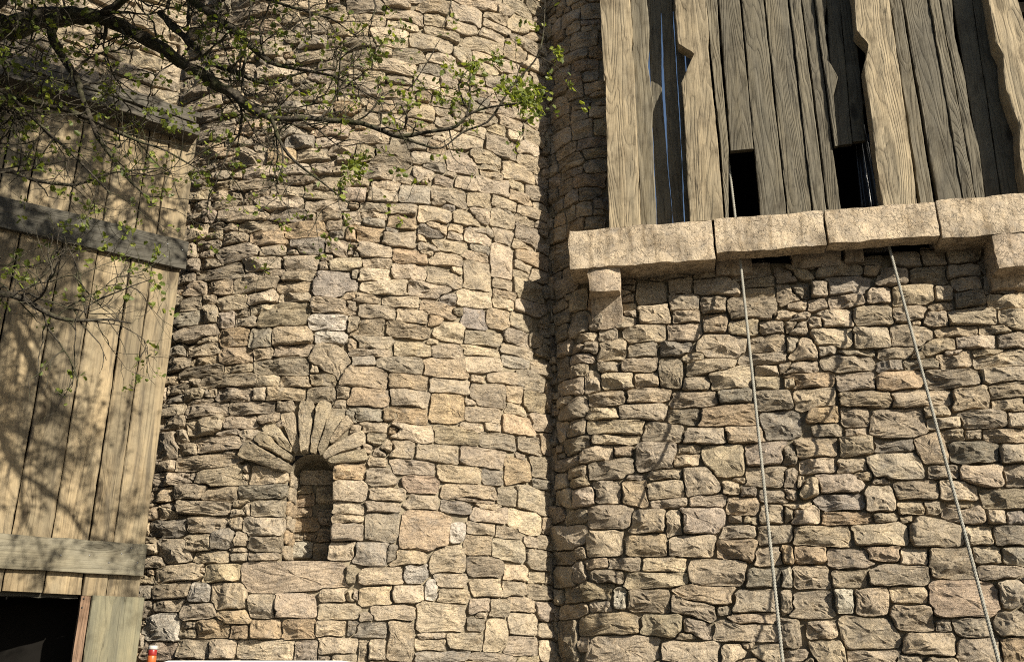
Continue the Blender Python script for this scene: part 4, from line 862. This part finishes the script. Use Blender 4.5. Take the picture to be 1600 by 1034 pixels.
def leaf(p, size, tint):
    global nL
    d = np.array((rr.gauss(0, 1), rr.gauss(0, 1), rr.gauss(.1, .8))); d /= np.linalg.norm(d); e = xprod(d, (rr.gauss(0, 1), rr.gauss(0, 1), rr.gauss(0, 1))); e /= math.sqrt(e @ e) + 1e-9; n = xprod(d, e)
    w = size * rr.uniform(.38, .52); c = size * .14
    pts = [p, p + d*size*.3 + e*w*.75 + n*c, p + d*size*.55 + e*w*.6 + n*c*.6, p + d*size*.7 + e*w*.72 + n*c, p + d*size, p + d*size*.7 - e*w*.72 + n*c, p + d*size*.55 - e*w*.6 + n*c*.6, p + d*size*.3 - e*w*.75 + n*c, p + d*size*.5]
    LV.extend(pts); LF.extend([(nL + a, nL + a + 1, nL + 8) for a in range(7)] + [(nL + 7, nL, nL + 8)]); LC.extend([tint]*9); nL += 9
def cluster(p, n, size):
    if p[2] - CAMZ > p[1] * .95: size *= 1.25
    for _ in range(n):
        k = rr.random(); k = k*k; tint = (.085 + .15*k, .11 + .15*k, .022 + .022*k, 1)
        leaf(p + np.array((rr.gauss(0, .012), rr.gauss(0, .012), rr.gauss(0, .012))), size * rr.uniform(.45, 1.45), tint)
def twig(p, d, length, r, depth, leafy):
    global nT
    n = max(3, int(length / .03)); P = [p]; d = d / np.linalg.norm(d)
    for i in range(n):
        d = d + np.array((rr.gauss(0, .22), rr.gauss(0, .2), rr.gauss(.01, .22))); d /= np.linalg.norm(d); P.append(P[-1] + d * length / n)
        if depth > 0 and rr.random() < .36:
            s = np.array((rr.gauss(0, 1), rr.gauss(0, .7), rr.gauss(0, 1))); twig(P[-1], d*.6 + s*.7, length * rr.uniform(.3, .65), r*.62, depth - 1, leafy)
        if i > n*.35 and rr.random() < leafy * .2: cluster(P[-1], rr.randint(1, 3), .019)
    v, f = tube(P, np.linspace(r, r*.4, len(P)), 4, rr.randint(0, 99), .25); TV.append(v); TF.append(f + nT); nT += len(v)
    if rr.random() < leafy: cluster(P[-1], rr.randint(3, 7), .023)
NOT_END = len(LIMBS)
for k, (P, Q) in enumerate(LP):
    up = k >= NOT_END
    spc = .085 if up else .065
    nxt = rr.uniform(0, spc); acc = 0
    for i in range(1, len(P)):
        acc += np.linalg.norm(P[i] - P[i-1])
        if acc < nxt: continue
        acc = 0; nxt = spc * rr.uniform(.4, 1.6)
        d = P[i] - P[i-1]; d /= np.linalg.norm(d) + 1e-9
        # right-hand sprays are sparse in the photo
        X = P[i][0] / P[i][1]
        if not up and X > -.16 and rr.random() < .45: continue
        s = np.array((rr.gauss(.15, .9), rr.gauss(0, .55), rr.gauss(-.1, .9)))
        ln = rr.uniform(.16, .5) * (1 if X < -.16 else .42) * (1.7 if up else 1)
        twig(P[i], d*.5 + s, ln, max(.0022, min(.006, Q[i]*.45)), 2 if X < -.16 or up else 1, .9 if up else .22 if X < -.16 else .75)
# leafy sprays at the tip of the long right-hand branch
for x0, y0, sx, sy, n in ((820, 150, 26, 24, 85), (835, 170, 18, 14, 30), (800, 130, 14, 12, 22), (874, 88, 6, 8, 8), (737, 103, 14, 8, 14), (700, 105, 8, 6, 8), (777, 93, 10, 7, 12), (700, 150, 30, 20, 16), (560, 255, 14, 22, 26), (545, 280, 16, 14, 14), (300, 190, 60, 20, 16), (200, 60, 110, 40, 8), (330, 60, 60, 40, 14), (400, 60, 50, 40, 16), (590, 60, 60, 40, 12), (645, 150, 25, 15, 14)):
    for _ in range(n):
        p = np.array(at(x0 + rr.gauss(0, sx*.55), y0 + rr.gauss(0, sy*.55), 3.5 + rr.gauss(0, .08))); cluster(p, rr.randint(2, 5), .022)
link('twigs', mesh('twigs', np.concatenate(TV), np.concatenate(TF)), M_BARK, tree, kind='stuff')
link('leaves', mesh('leaves', LV, np.array(LF), False, LC), M_LEAF, tree, kind='stuff')
print('TRIS', sum(len(o.data.polygons) for o in sc.objects if o.type == 'MESH'))
